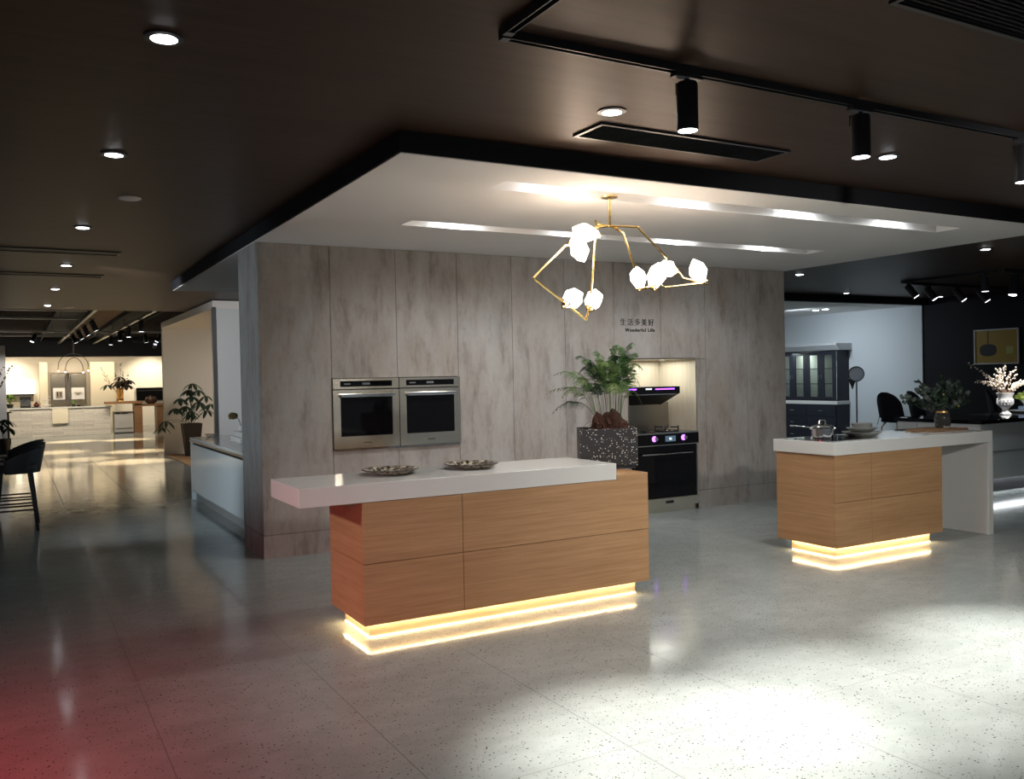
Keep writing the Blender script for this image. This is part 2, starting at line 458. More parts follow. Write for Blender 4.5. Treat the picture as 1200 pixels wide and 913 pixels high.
# lettering on the wall
def text(body, name, x, z, size, m, space=1., y=-.001, bold=0., label=None, rot=(PI / 2, 0, 0), ext=.002, loc=None, parent=None, align='LEFT'):
    cu = bpy.data.curves.new(name, 'FONT'); cu.body = body; cu.size = size; cu.extrude = ext; cu.space_character = space; cu.offset = bold
    cu.align_x = align
    tmp = bpy.data.objects.new('tmp', cu); COL.objects.link(tmp)
    bpy.context.view_layer.update()
    me = bpy.data.meshes.new_from_object(tmp.evaluated_get(bpy.context.evaluated_depsgraph_get()))
    bpy.data.objects.remove(tmp)
    me.materials.clear(); me.materials.append(m)
    o = bpy.data.objects.new(name, me); COL.objects.link(o)
    o.rotation_euler = rot; o.location = loc if loc else (x, y - ext, z)
    if parent is not None: o.parent = parent; o.location = Vector(o.location) - WLOC.get(parent.name, Vector())
    return o
tag(text('生活多美好', 'wall_lettering', 3.735, 2.015, .080, INK, 1.30, bold=0), 'black Chinese characters mounted on the concrete wall right of the pendant lamp', 'lettering')
tag(text('Wonderful Life', 'wall_lettering', 3.80, 1.945, .050, INK, 1.25, bold=.0012), 'tiny black English line under the Chinese characters on the concrete wall', 'lettering')

# ---------------- right: black header, white side room, black wall
struct(B().box(6.2, 3.03, SZ - .005, 20, 3.15, CZ).build('beam', BLKWALL))
struct(B().box(13.03, 3.15, 0, 13.18, 14, SZ).build('wall_right', mat('cool_white_wall', (.57, .61, .63), .8, bump=.02)))
struct(B().box(13.06, -8, 0, 13.2, 3.15, CZ).build('wall_right', BLKWALL))
struct(B().box(4.0, 12, 0, 13.03, 12.15, SZ).build('wall_back', WHITE))
struct(B().box(6.2, 3.15, SZ, 13.2, 12.15, SZ + .08).build('ceiling_side', WHITE))

# ---------------- left: white booth
BX, BY0, BY1 = .91, 6.73, 12.1
booth = struct(B().box(BX, BY0, SZ - .02, 4.2, BY1 + .12, CZ - .015).build('ceiling_booth', WHITE_WARM))
struct(B().box(BX, BY0, 0, 4.2, BY0 + .12, SZ - .02).build('wall_booth', mat('gray_white_plaster', (.60, .60, .58), .7, bump=.02)))
struct(B().box(BX, BY1, 0, 4.2, BY1 + .12, SZ - .02).build('wall_booth', WHITE_WARM))
struct(B().box(4.1, BY0 + .12, 0, 4.2, BY1, SZ - .02).build('wall_booth', WHITE_WARM))
struct(B().box(BX + .01, BY0 + .12, 0, 4.1, BY1, .015).build('floor_booth', WOOD_F))
struct(B().box(BX - .012, BY0 - .012, 0, BX + .05, BY0 + .02, SZ).build('trim_2', mat('satin_aluminium', (.6, .6, .58), .3, metal=1)))

# ---------------- far kitchen shell
struct(B().box(-6, 26.9, 0, 6, 27.05, 2.47).build('wall_back', WHITE_WARM))
struct(B().box(-6, 25.1, 2.47, 6, 27.05, 2.55).build('ceiling_kitchen', WHITE_WARM))
struct(B().box(-3.6, 18.6, 0, -1.98, 18.75, 2.55).build('wall_left', WHITE))

# ------------------------------------------------------------------ ceiling fixtures
def downlight(x, y, z, label, dim=False, r=.062, group='recessed downlights in the dark ceiling'):
    t = thing('recessed_downlight', label, 'downlight', (x, y, z), group)
    B().lathe([(r * .8, 0), (r * 1.15, 0), (r * 1.15, -.006), (r * .8, -.008)], (0, 0, 0), 24).build('bezel', BLACKM, t, local=True, smooth=True)
    B().lathe([(0, -.0085), (r * .78, -.0085), (r * .5, -.013), (0, -.015)], (0, 0, 0), 20).build('lens', LENSDIM if dim else LENS, t, local=True, smooth=True)
    return t
DL = [(-1.28, -4.0, 'downlight nearest the camera in the left row of the dark ceiling'),
      (-1.28, -2.11, 'second nearest downlight in the left ceiling row'),
      (-1.28, .48, 'downlight in the left row just beyond the white round speaker'),
      (-1.28, 3.06, 'left row downlight between the two long black slots'),
      (-1.29, 5.68, 'left row downlight just past the second black slot'),
      (-1.30, 8.40, 'farthest downlight in the left row near the ceiling edge'),
      (.78, -3.97, 'bright downlight beside the black air grille above the white soffit'),
      (2.84, -3.95, 'downlight right of the middle black track spotlight'),
      (7.47, -1.63, 'downlight at the right edge beyond the white soffit'),
      (7.37, .9, 'downlight just right of the concrete wall top corner'),
      (10.38, 2.65, 'dim downlight above the white side room opening'),
      (12.83, 2.63, 'faint downlight behind the cluster of black track spotlights')]
for i, (x, y, l) in enumerate(DL): downlight(x, y, CZ, l, i in (10, 11))
downlight(11.86, 4.62, SZ, 'left one of the paired downlights in the white side room ceiling', r=.08, group='paired downlights in the side room')
downlight(11.80, 4.33, SZ, 'right one of the paired downlights in the white side room ceiling', r=.08, group='paired downlights in the side room')

def speaker(x, y, label):
    t = thing('ceiling_speaker', label, 'speaker', (x, y, CZ))
    B().lathe([(.075, 0), (.075, -.006), (.066, -.010), (.06, -.006)], (0, 0, 0), 28).build('rim', WHITE, t, local=True, smooth=True)
    B().lathe([(0, -.007), (.06, -.007), (.055, -.009), (0, -.0095)], (0, 0, 0), 28).build('mesh_cover', mat('speaker_mesh', (.9, .88, .87), .6, bump=.4, bscale=400), t, local=True, smooth=True)
speaker(-1.07, -.88, 'round white ceiling speaker between the left row downlights')
speaker(-.98, 8.7, 'small round white ceiling speaker near the far ceiling edge')

def grille(x0, y0, x1, y1, label, n, along='x', z=CZ):
    t = thing('air_grille', label, 'vent', ((x0 + x1) / 2, (y0 + y1) / 2, z))
    w = .02
    b = B(); b.box(x0, y0, z - .012, x1, y0 + w, z); b.box(x0, y1 - w, z - .012, x1, y1, z)
    b.box(x0, y0 + w, z - .012, x0 + w, y1 - w, z); b.box(x1 - w, y0 + w, z - .012, x1, y1 - w, z)
    b.build('frame', BLACKM, t)
    b = B(); b.box(x0 + w, y0 + w, z - .002, x1 - w, y1 - w, z); b.build('backing', BLACK, t)
    b = B()
    for k in range(n):
        yy = y0 + w + (y1 - y0 - 2 * w) * (k + .5) / n
        b.rbox(((x0 + x1) / 2, yy, z - .008), (x1 - x0 - 2 * w, .012, .002), (R(35), 0, 0))
    b.build('slats', GRILLE, t)
grille(.84, -3.80, 2.18, -3.53, 'black slatted air grille in the dark ceiling above the white soffit', 12)
grille(.9, -6.1, 3.6, -5.445, 'large black ribbed air grille cut by the top right corner', 26)
def slot(x0, y, x1, w, label):
    t = thing('linear_slot_diffuser', label, 'vent', ((x0 + x1) / 2, y, CZ), 'long black slots in the left ceiling')
    b = B(); b.box(x0, y - w / 2, CZ - .010, x1, y - w / 2 + .02, CZ); b.box(x0, y + w / 2 - .02, CZ - .010, x1, y + w / 2, CZ); b.box(x1 - .012, y - w / 2, CZ - .010, x1, y + w / 2, CZ)
    b.build('frame', BLACKM, t)
    B().box(x0, y - w / 2 + .02, CZ - .003, x1 - .012, y + w / 2 - .02, CZ).build('dark_opening', BLACK, t)
slot(-4.2, 1.98, -.86, .26, 'nearer of the two long black slots in the left ceiling')
slot(-4.2, 4.0, -.85, .24, 'farther of the two long black slots in the left ceiling')

# soffit trough lights
slotmods = []
for r_, y in enumerate((-2.75, -1.318)):
    for k, x in enumerate((1.27, 2.37, 3.48, 4.57)):
        t = thing('trough_light', '%s light counted from the left inside the %s long slot of the white soffit' % (('first', 'second', 'third', 'fourth')[k], ('nearer', 'farther')[r_]), 'light', (x, y, CZ - .025), 'lights in the soffit slots')
        B().box(-.19, -.055, -.018, .19, .055, 0).build('housing', WHITE, t, local=True)
        B().box(-.175, -.042, -.024, .175, .042, -.018).build('diffuser', LENS, t, local=True)

# track spotlights
def track(p0, p1, label, z=CZ, w=.034, group=None):
    t = thing('ceiling_track', label, 'track', p0 + (z,), group)
    d = (Vector(p1) - Vector(p0)); L = d.length; a = math.atan2(d.y, d.x)
    t.rotation_euler = (0, 0, a)
    b = B(); b.box(0, -w / 2, -.006, L, w / 2, 0); b.box(0, -w / 2, -.034, L, -w / 2 + .005, -.006); b.box(0, w / 2 - .005, -.034, L, w / 2, -.006)
    b.build('rail', BLACKM, t, local=True)
    B().box(0, -w / 2 + .005, -.012, L, w / 2 - .005, -.006).build('conductor', mat('copper_line', (.35, .33, .30), .3, metal=1), t, local=True)
    B().box(-.004, -w / 2 - .002, -.036, .03, w / 2 + .002, .0).build('end_cap', BLACKM, t, local=True)
    return t
track((-.19, -4.62), (6.0, -4.62), 'long black lighting track across the upper right dark ceiling')
track((-.19, -4.66), (-.19, -7.6), 'black lighting track running off the top edge from the rail corner')
track((9.62, 1.02), (9.58, -.43), 'short black track on the right ceiling, left arm of the V')
track((9.9, 1.08), (13.0, 1.08), 'black track behind the cluster of small right spotlights')
track((9.6, -.52), (12.4, -.52), 'black track running off the right edge near the yellow picture')

def spot_proto(name, r, h, drop=.055):
    t = thing(name, 'proto', 'spotlight', (0, 0, 0))
    B().box(-.075, -.019, -.034 - .018, .075, .019, -.034).build('adapter', BLACKM, t, bev=.003)
    B().cyl((.0, 0, -.05), (.0, 0, -.05 - drop), .012, seg=12).box(-.02, r * .75, -.11, .02, r * 1.12, -.06).build('joint', BLACKM, t)
    bm = B().lathe([(r * .9, -.05 - drop + .012), (r, -.05 - drop), (r, -.05 - drop - h), (r * .93, -.05 - drop - h), (r * .88, -.05 - drop - h + .012)], (0, 0, 0), 28)
    hs = bm.build('housing', BLACKM, t, smooth=True)
    B().lathe([(0, -.05 - drop - h + .006), (r * .86, -.05 - drop - h + .006), (r * .86, -.05 - drop - h + .001), (0, -.05 - drop - h - .001)], (0, 0, 0), 24).build('lens', LENS, t)
    return t
sp = spot_proto('track_spotlight', .045, .19, .03)
index_kids()
def place_spot(x, y, label, z=CZ, tilt=(0, 0, 0), first=False, proto=None, group=None, sc=1.):
    o = proto if first else copy_tree(proto)
    o.location = (x, y, z); o.rotation_euler = (0, 0, tilt[2]); o.scale = (sc,) * 3
    for ch in o.children if not first else KIDS[proto.name]:
        pass
    o['label'] = label
    if group: o['group'] = group
    return o
G1 = 'large black spotlights on the near track'
place_spot(.695, -4.62, 'black cylinder spotlight hanging from the near track, leftmost of three', first=True, proto=sp, group=G1)
place_spot(1.77, -4.62, 'black cylinder spotlight on the near track, middle one under the light streak', proto=sp, group=G1)
place_spot(3.10, -4.62, 'black cylinder spotlight on the near track cut by the right edge', proto=sp, group=G1)

def tilt_spot(name, x, y, z, r, h, ax, ay, label, group, lens=LENSDIM):
    """spot whose housing leans by ax (about x) and ay (about y)"""
    t = thing(name, label, 'spotlight', (x, y, z), group)
    B().box(-.07, -.018, -.052, .07, .018, -.034).build('adapter', BLACKM, t, local=True)
    B().cyl((0, 0, -.05), (0, 0, -.085), .012, seg=10).build('joint', BLACKM, t, local=True)
    Mx = Euler((ax, ay, 0)).to_matrix(); c = Vector((0, 0, -.085))
    B().lathe([(r * .9, .012), (r, 0), (r, -h), (r * .93, -h), (r * .88, -h + .012)], c, 20, Mx).build('housing', BLACKM, t, local=True, smooth=True)
    B().lathe([(0, -h + .008), (r * .86, -h + .008), (r * .86, -h - .001), (0, -h - .003)], c, 20, Mx).build('lens', lens, t, local=True, smooth=True)
    return t
G2 = 'small black spotlights over the dark display counter'
tilt_spot('track_spotlight', 9.62, .93, CZ, .05, .20, R(-30), R(-22), 'leftmost tilted spotlight of the right cluster, at the track corner', G2)
tilt_spot('track_spotlight', 10.28, 1.08, CZ, .05, .20, R(-30), R(-16), 'second spotlight from the left in the right cluster', G2)
tilt_spot('track_spotlight', 10.98, 1.08, CZ, .05, .20, R(-30), R(-18), 'third spotlight from the left in the right cluster', G2)
tilt_spot('track_spotlight', 9.6, -.27, CZ, .05, .19, 0, 0, 'upright spotlight on the near arm of the right V track', G2)
tilt_spot('track_spotlight', 11.58, 1.08, CZ, .05, .20, R(-30), R(-18), 'dark tilted spotlight behind the upright one in the right cluster', G2)
tilt_spot('track_spotlight', 9.86, -.52, CZ, .055, .26, 0, R(12), 'bright spotlight above the yellow picture, nearest the right edge', G2, LENS)

# rear ceiling: channels, tracks and spots beyond the dark ceiling edge
def channel(x0, x1, label):
    t = thing('ceiling_channel', label, 'lighting channel', ((x0 + x1) / 2, 17, 3.05), 'long lighting channels of the far ceiling')
    B().box(x0, 9.35, 2.93, x0 + .03, 24.7, 3.05).build('side_fin', FASC, t); B().box(x1 - .03, 9.35, 2.93, x1, 24.7, 3.05).build('side_fin', FASC, t)
    B().box(x0 + .03, 9.35, 3.035, x1 - .03, 24.7, 3.05).build('black_recess', FASC, t)
channel(-1.05, -.35, 'left long black lighting channel in the far ceiling')
channel(.25, .85, 'right long black lighting channel in the far ceiling')
GT = 'silver tracks of the far ceiling'
def far_track(x0, y0, x1, y1, label, z=2.86):
    t = thing('ceiling_track', label, 'track', (x0, y0, z), GT)
    d = Vector((x1 - x0, y1 - y0)); t.rotation_euler = (0, 0, math.atan2(d.y, d.x)); L = d.length
    B().box(0, -.03, -.02, L, .03, .02).build('rail', mat('gray_aluminium', (.45, .42, .38), .3, metal=1), t, local=True)
    b = B()
    for k in range(4): b.cyl((L * (.1 + .27 * k), 0, .02), (L * (.1 + .27 * k), 0, .19), .006, seg=6)
    b.build('hanger_rods', BLACKM, t, local=True)
far_track(-.48, 9.8, -.52, 24.5, 'silver track running away under the left ceiling channel')
far_track(.52, 9.8, .50, 24.5, 'silver track running away under the right ceiling channel')
for y, xx, w in ((10.35, -.60, 'nearest'), (12.6, -.62, 'second'), (17.5, .9, 'third'), (19.6, -.45, 'farthest')):
    far_track(-4.2, y, xx, y, 'crosswise silver track of the far ceiling, %s from the dark edge' % w)
far_track(.62, 17.5, 4.0, 17.5, 'crosswise silver track right of the channels in the far ceiling')
G3 = 'black spotlights of the far ceiling'
FS = [(-.40, 12.3, 0, R(-24), 'lowest leaning spotlight on the left far channel'), (-.42, 14.2, 0, R(-24), 'second leaning spotlight along the left far channel'),
      (-.44, 16.0, 0, R(-24), 'third leaning spotlight along the left far channel'), (-.46, 18.0, 0, R(-24), 'last leaning spotlight along the left far channel'),
      (.52, 12.2, 0, 0, 'nearest upright spotlight on the right far channel'), (.52, 14.5, 0, 0, 'second upright spotlight on the right far channel'),
      (.52, 16.4, 0, 0, 'third upright spotlight on the right far channel'), (.52, 18.8, 0, 0, 'last upright spotlight on the right far channel'),
      (1.22, 17.5, 0, R(-14), 'spotlight leaning right on the crosswise far track'), (1.62, 17.5, 0, R(30), 'spotlight leaning left beside the white booth edge'),
      (-1.30, 17.5, R(-10), R(25), 'lone spotlight at the far left aimed down left')]
for x, y, a, c, l in FS: tilt_spot('track_spotlight', x, y, 2.875, .055, .21, a, c, l, G3)
tilt_spot('track_spotlight', 1.78, 19.8, 2.72, .06, .12, R(50), 0, 'glowing spotlight just left of the white booth top', G3, LENS)
tag(B().box(1.2, 19.75, 2.70, 3.4, 19.81, 2.74).cyl((1.4, 19.78, 2.74), (1.4, 19.78, 3.05), .008, seg=6).cyl((3.2, 19.78, 2.74), (3.2, 19.78, 3.05), .008, seg=6).build('ceiling_track', BLACKM), 'low black track beside the white booth in the far ceiling', 'track', GT)

# ------------------------------------------------------------------ left kitchen island with the overhanging top
AX0, AX1, AY0, AY1 = -.095, 1.939, -2.716, -2.11
def island(name, label, loc): return thing(name, label, 'kitchen island', loc)
I1 = island('kitchen_island', 'oak kitchen island with white top overhanging at its left end, planter on it', (.92, -2.4, 0))
b = B(); b.box(AX0 + .02, AY0 + .02, .092, AX1 - .02, AY1 - .02, .796)
b.build('cabinet_body', CORE, I1)
gp = .0018
for (x0, x1) in ((AX0, .535), (.535, AX1)):
    for (z0, z1) in ((.092, .446), (.446, .797)):
        if x1 == AX1 and z1 > .5:   # right upper front rises beside the slab
            B().prism([(x0 + gp, z0 + gp), (x1, z0 + gp), (x1, .829), (1.683, .829), (1.683, z1), (x0 + gp, z1)], 'y', AY0, AY0 + .02).build('front_panel', WOOD, I1)
        else:
            B().box(x0 + (gp if x0 > 0 else 0), AY0, z0 + gp, x1 - gp, AY0 + .02, z1 - (gp if z1 < .5 else 0)).build('front_panel', WOOD, I1)
for (z0, z1) in ((.092, .446), (.446, .797)):
    B().box(AX0, AY0 + .021, z0 + gp, AX0 + .02, AY1, z1).build('side_panel', WOOD, I1)
B().box(AX1 - .02, AY0 + .021, .092, AX1, AY1, .829).build('side_panel', WOOD, I1)
B().box(AX0 + .021, AY1 - .02, .092, AX1 - .021, AY1, .797).build('back_panel', WOOD, I1)
B().box(1.683, AY0 + .021, .797, AX1 - .021, AY1, .825).build('planter_ledge', WOOD, I1)
B().box(-.457, -2.716, .7995, 1.679, -2.11, .907).build('countertop', QUARTZ, I1, bev=.002)
B().box(-.035, -2.632, 0, 1.88, -2.19, .0915).build('plinth', PLINTH, I1)
b = B(); b.box(-.04, -2.6375, .0885, 1.875, -2.635, .0915); b.box(-.0405, -2.634, .0885, -.038, -2.2, .0915)
b.box(-.037, -2.638, .001, 1.878, -2.6325, .006); b.box(-.040, -2.632, .001, -.0355, -2.2, .006)  # glowing strip added at the plinth foot for the floor's bright line
b.build('led_glow_strip', LEDW, I1)
B().box(AX1 + .0005, -2.58, .11, AX1 + .03, -2.35, .37).build('power_box', BLACK, I1, bev=.004)['label'] = 'black box on the right end'

# ------------------------------------------------------------------ right island
I2 = island('kitchen_island', 'oak kitchen island with white waterfall top carrying the saucepan and plates', (4.6, -2.4, 0))
cx0, cx1, cy0, cy1 = 3.785, 5.105, -2.712, -2.10
B().box(cx0 + .02, cy0 + .02, .092, cx1 - .02, cy1 - .02, .82).build('cabinet_body', CORE, I2)
for (x0, x1) in ((cx0, 4.207), (4.207, cx1)):
    for (z0, z1) in ((.092, .452), (.452, .824)):
        B().box(x0 + (gp if x0 > 4 else 0), cy0, z0 + gp, x1 - (gp if x1 < 5 else 0), cy0 + .02, z1 - (gp if z1 < .5 else 0)).build('front_panel', WOOD, I2)
for (z0, z1) in ((.092, .338), (.338, .824)):
    B().box(cx0, cy0 + .021, z0 + gp, cx0 + .02, cy1, z1).build('side_panel', WOOD, I2)
B().box(cx1 - .02, cy0 + .021, .092, cx1, cy1, .824).build('side_panel', WOOD, I2)
B().box(cx0 + .021, cy1 - .02, .092, cx1 - .021, cy1, .824).build('back_panel', WOOD, I2)
B().box(3.768, -2.722, .8265, 5.812, -2.085, .927).build('countertop', QUARTZ, I2, bev=.002)
B().box(5.742, -2.722, 0, 5.812, -2.085, .826).build('waterfall_leg', QUARTZ, I2, bev=.002)
B().box(3.865, -2.632, 0, 5.04, -2.18, .0915).build('plinth', PLINTH, I2)
b = B(); b.box(3.86, -2.6375, .0885, 5.04, -2.635, .0915); b.box(3.8595, -2.634, .0885, 3.862, -2.19, .0915)
b.box(3.863, -2.638, .001, 5.04, -2.6325, .006); b.box(3.860, -2.632, .001, 3.8645, -2.19, .006)  # same added glow along this plinth's foot
b.build('led_glow_strip', LEDW, I2)

# ---------------- things on the left island
def plate(x, y, label):
    t = thing('serving_plate', label, 'plate', (x, y, .9075), 'dark speckled plates')
    B().lathe([(0, .004), (.085, .004), (.088, 0), (.112, 0), (.145, .012), (.175, .030), (.176, .034), (.168, .033), (.125, .012), (.09, .009), (0, .009)], (0, 0, 0), 40).build('dish', PLATEM, t, local=True, smooth=True)
    r_ = []
    B().lathe([(.172, .0315), (.177, .030), (.1775, .0335), (.172, .0345)], (0, 0, 0), 40).build('rim', BLACK, t, local=True, smooth=True)
plate(.23, -2.33, 'black speckled plate on the white island top, left of the pair')
plate(.79, -2.34, 'black speckled plate on the white island top, nearer the fern')

# fern in a terrazzo box
ang = R(-29.4)
PO = Vector((1.928, -2.262, .8295))
fern = thing('potted_fern', 'leafy green fern in a square black terrazzo box at the island end', 'potted plant', PO, rz=ang)
W_, D_, H_ = .205, .14, .285
b = B(); b.box(-W_, -D_, .022, W_, -D_ + .014, H_); b.box(-W_, D_ - .014, .022, W_, D_, H_); b.box(-W_, -D_ + .014, .022, -W_ + .014, D_ - .014, H_); b.box(W_ - .014, -D_ + .014, .022, W_, D_ - .014, H_); b.box(-W_ + .014, -D_ + .014, .022, W_ - .014, D_ - .014, .04)
b.build('planter_box', TERRA, fern, local=True, bev=.003)
B().box(-W_ + .015, -D_ + .02, 0, W_ - .015, D_ - .02, .0215).build('base', BLACK, fern, local=True)
B().box(-W_ + .0145, -D_ + .0145, .041, W_ - .0145, D_ - .0145, .265).build('soil', SOIL, fern, local=True)
def blob(name, c, rad, m, parent, seed, n=3, amp=.25):
    rnd = random.Random(seed)
    bm = bmesh.new(); bmesh.ops.create_icosphere(bm, subdivisions=n, radius=1)
    from mathutils import noise as N
    for v in bm.verts:
        k = 1 + amp * N.noise(v.co * 2.3 + Vector((seed, seed * 2, 0))) + amp * .6 * N.noise(v.co * 6 + Vector((0, seed, 3)))
        v.co = Vector((v.co.x * rad[0] * k, v.co.y * rad[1] * k, v.co.z * rad[2] * k)) + Vector(c)
    q = B(); q.bm.free(); q.bm = bm
    return q.build(name, m, parent, local=True, smooth=True)
blob('root_stump', (-.06, -.02, .315), (.045, .04, .075), BARK, fern, 3, amp=.45)
blob('root_stump', (.035, -.01, .315), (.075, .06, .095), BARK, fern, 5, amp=.5)
blob('root_stump', (.10, -.02, .29), (.055, .05, .05), BARK, fern, 8, amp=.5)

def frond(parent, base, tip, rise, width, m, seed, n=12, start=.32):
    """arching stem carrying a lacy triangular blade: side branches with small pointed leaflets"""
    rnd = random.Random(seed)
    base = Vector(base); tip = Vector(tip); tip.z -= .05; width *= 1.2; span = tip - base
    c1 = base + Vector((span.x * .12, span.y * .12, span.z * .75 + rise * .6)); c2 = base + Vector((span.x * .55, span.y * .55, span.z + rise))
    def P(t):
        u = 1 - t
        return base * u ** 3 + c1 * 3 * t * u * u + c2 * 3 * t * t * u + tip * t ** 3
    b = B(); b.tube([P(i / 16) for i in range(17)], .0022, 5, .0008)
    up = Vector((0, 0, 1)); side = Vector((span.y, -span.x, 0)); side = side.normalized() if side.length > .01 else Vector((1, 0, 0))
    tw = rnd.uniform(-.5, .5)
    for i in range(n):
        t = start + (1 - start) * (i + .2) / n
        p = P(t); d = (P(min(t + .02, 1)) - P(t - .02)).normalized()
        s = (side - d * side.dot(d)).normalized(); s = (s + up * tw).normalized()
        nrm = s.cross(d).normalized()
        u = (t - start) / (1 - start)
        L = width * (1.05 - u) ** .8 * (0.75 if i == 0 else 1) * rnd.uniform(.8, 1.15)
        for sg in (-1, 1):
            q0 = p + d * (rnd.uniform(-.3, .3) * .01)
            dirp = (s * sg * .80 + d * .60 - up * .10 + nrm * rnd.uniform(-.2, .1)).normalized()
            nn = (nrm + s * sg * rnd.uniform(-.4, .4)).normalized()
            sd = dirp.cross(nn).normalized()
            C = lambda q: q0 + dirp * L * q - up * (.30 * L * q * q)
            K = max(3, int(L / .0095))
            for k in range(K):
                q = .10 + .86 * (k + .2) / K
                c = C(q); ll = (L * .30 * (1 - q) ** .7 + .0035) * rnd.uniform(.8, 1.1); w = min(.0028, ll * .28)
                for s2 in (-1, 1):
                    dd = (sd * s2 * .62 + dirp * .80 - up * .1).normalized()
                    e = dd.cross(nn).normalized() * w
                    b.poly([c, c + dd * ll * .45 - e, c + dd * ll, c + dd * ll * .45 + e])
            e = sd * .0011
            b.poly([C(0) - e, C(.5) - e, C(1), C(.5) + e, C(0) + e])
    return b.build('frond', m, parent, local=True)
# local frame: x = image right, y = depth away, z up ; base point near the stump
def loc_from_world(p): 
    v = Vector(p) - PO; return Matrix.Rotation(-ang, 3, 'Z') @ v
FT = [((-.40, -.05, .44), .16, .085, LEAFD), ((-.44, .03, .58), .12, .095, LEAF2), ((-.33, -.06, .55), .16, .085, LEAF2), ((-.38, -.02, .72), .08, .09, LEAF), ((-.30, .08, .70), .12, .085, LEAF2),
      ((-.22, .05, .84), .07, .11, LEAF), ((-.16, -.06, .80), .10, .12, LEAF), ((-.20, .02, .72), .14, .11, LEAFD), ((-.06, .04, .86), .07, .12, LEAF), ((-.02, -.1, .78), .1, .12, LEAF2), ((-.08, .0, .68), .14, .12, LEAFD),
      ((.10, .02, .90), .06, .13, LEAF), ((.19, -.05, .92), .05, .13, LEAF), ((.24, .04, .84), .10, .12, LEAF), ((.27, -.02, .74), .14, .10, LEAF2), ((.12, -.04, .80), .12, .13, LEAFD),
      ((.24, -.08, .62), .2, .10, LEAF), ((.14, -.14, .58), .2, .11, LEAF), ((.05, -.16, .56), .2, .12, LEAF2), ((-.08, -.16, .55), .2, .12, LEAFD), ((-.18, -.14, .56), .2, .10, LEAF),
      ((.26, .02, .50), .2, .06, LEAF2), ((.02, .12, .76), .12, .12, LEAF), ((-.12, .12, .74), .14, .12, LEAFD), ((.0, -.06, .66), .16, .12, LEAF), ((.16, .08, .70), .16, .12, LEAFD), ((-.24, -.08, .62), .16, .09, LEAF2)]
for i, (tp, rise, w, m_) in enumerate(FT):
    bx = -.07 + .17 * min(1, max(0, (tp[0] + .3) / .5)); rnd = random.Random(i)
    frond(fern, (bx, rnd.uniform(-.03, .03), .33), tp, rise, w, m_, 20 + i)
B().tube([(-.08, -.02, .34), (-.14, -.05, .33), (-.19, -.09, .28), (-.20, -.145, .24), (-.215, -.15, .20)], .0015, 5).build('trailing_stem', STEM, fern, local=True)

# ------------------------------------------------------------------ wall ovens
def oven(x0, x1, label):
    t = thing('wall_oven', label, 'oven', ((x0 + x1) / 2, 0, .887), 'pair of built-in ovens')
    x0 += .004; x1 -= .003
    B().box(x0 + .02, -.001, .90, x1 - .02, .018, 1.50).build('case', BLACK, t)
    def frame(name, z0, z1, wz0, wz1, m=.065):
        b = B(); b.box(x0, -.028, z0, x1, -.002, wz0); b.box(x0, -.028, wz1, x1, -.002, z1)
        b.box(x0, -.028, wz0, x0 + m, -.002, wz1); b.box(x1 - m, -.028, wz0, x1, -.002, wz1)
        return b.build(name, STEEL, t)
    cp = frame('control_panel', 1.418, 1.508, 1.437, 1.487)
    B().box(x0 + .066, -.022, 1.437, x1 - .066, -.004, 1.487).build('display', GLASSB, cp)
    B().box(x0 + .10, -.0235, 1.455, x0 + .16, -.022, 1.468).box(x0 + .27, -.0235, 1.452, x0 + .34, -.022, 1.472).build('display_digits', mat('dim_gray_print', (.10, .10, .11), .5), cp)
    dr = frame('door', .892, 1.408, 1.0, 1.350)
    B().box(x0 + .066, -.020, 1.0, x1 - .066, -.004, 1.350).build('window_glass', GLASSB, dr)
    B().box(x0 + .06, -.078, 1.345, x1 - .06, -.060, 1.375).box(x0 + .075, -.06, 1.352, x0 + .10, -.028, 1.368).box(x1 - .10, -.06, 1.352, x1 - .075, -.028, 1.368).build('handle', CHROME, dr, bev=.004)
    b = B(); cxm = (x0 + x1) / 2 + .0
    for k in range(6): b.box(cxm - .036 + k * .0125, -.0295, .936, cxm - .028 + k * .0125, -.028, .945)
    b.build('badge', INK, dr)
    B().box(x0, -.03, .880, x1, -.002, .889).build('bottom_trim', CHROME, t)
oven(.617, 1.237, 'steel built-in oven at the left, below the concrete panels')
oven(1.237, 1.853, 'steel built-in oven at the right of the pair in the concrete wall')

# ------------------------------------------------------------------ range in the niche
rg = thing('cooking_range', 'black integrated stove with purple lit knobs and slanted hood in the wall niche', 'stove', (4.29, .2, 0))
rx0, rx1 = 3.842, 4.742
B().box(rx0, -.015, .06, rx1, .50, .845).build('body', STEEL, rg)
B().box(rx0 + .03, .0, 0, rx1 - .03, .45, .06).build('toe_kick', STEEL, rg)
B().box(rx0, -.035, .065, rx1, -.016, .155).build('steel_base_panel', STEEL, rg)
B().box(4.28, -.040, .098, 4.38, -.035, .128).build('logo_plate', BLACK, rg)
dr = B().box(rx0 + .02, -.045, .16, rx1 - .035, -.016, .725).build('oven_door', GLASSB, rg, bev=.003)
B().cyl((3.93, -.085, .64), (4.62, -.085, .64), .009, seg=12).cyl((3.97, -.085, .64), (3.97, -.045, .64), .006, seg=8).cyl((4.58, -.085, .64), (4.58, -.045, .64), .006, seg=8).build('handle', CHROME, dr)
cp = B().box(rx0, -.045, .735, rx1, -.016, .848).build('control_panel', GLASSB, rg, bev=.002)
B().box(rx0, -.047, .724, rx1, -.03, .732).build('steel_edge', CHROME, rg)
for kx in (4.135, 4.535):
    B().cyl((kx - .012, -.046, .800), (kx - .012, -.052, .800), .030, seg=24).build('glow_ring', PURPLE2, cp)
    B().cyl((kx, -.052, .800), (kx, -.078, .800), .021, .019, seg=24).build('knob', CHROME, cp, smooth=True)
B().box(4.275, -.0475, .765, 4.415, -.045, .825).build('screen', DISPB, cp)
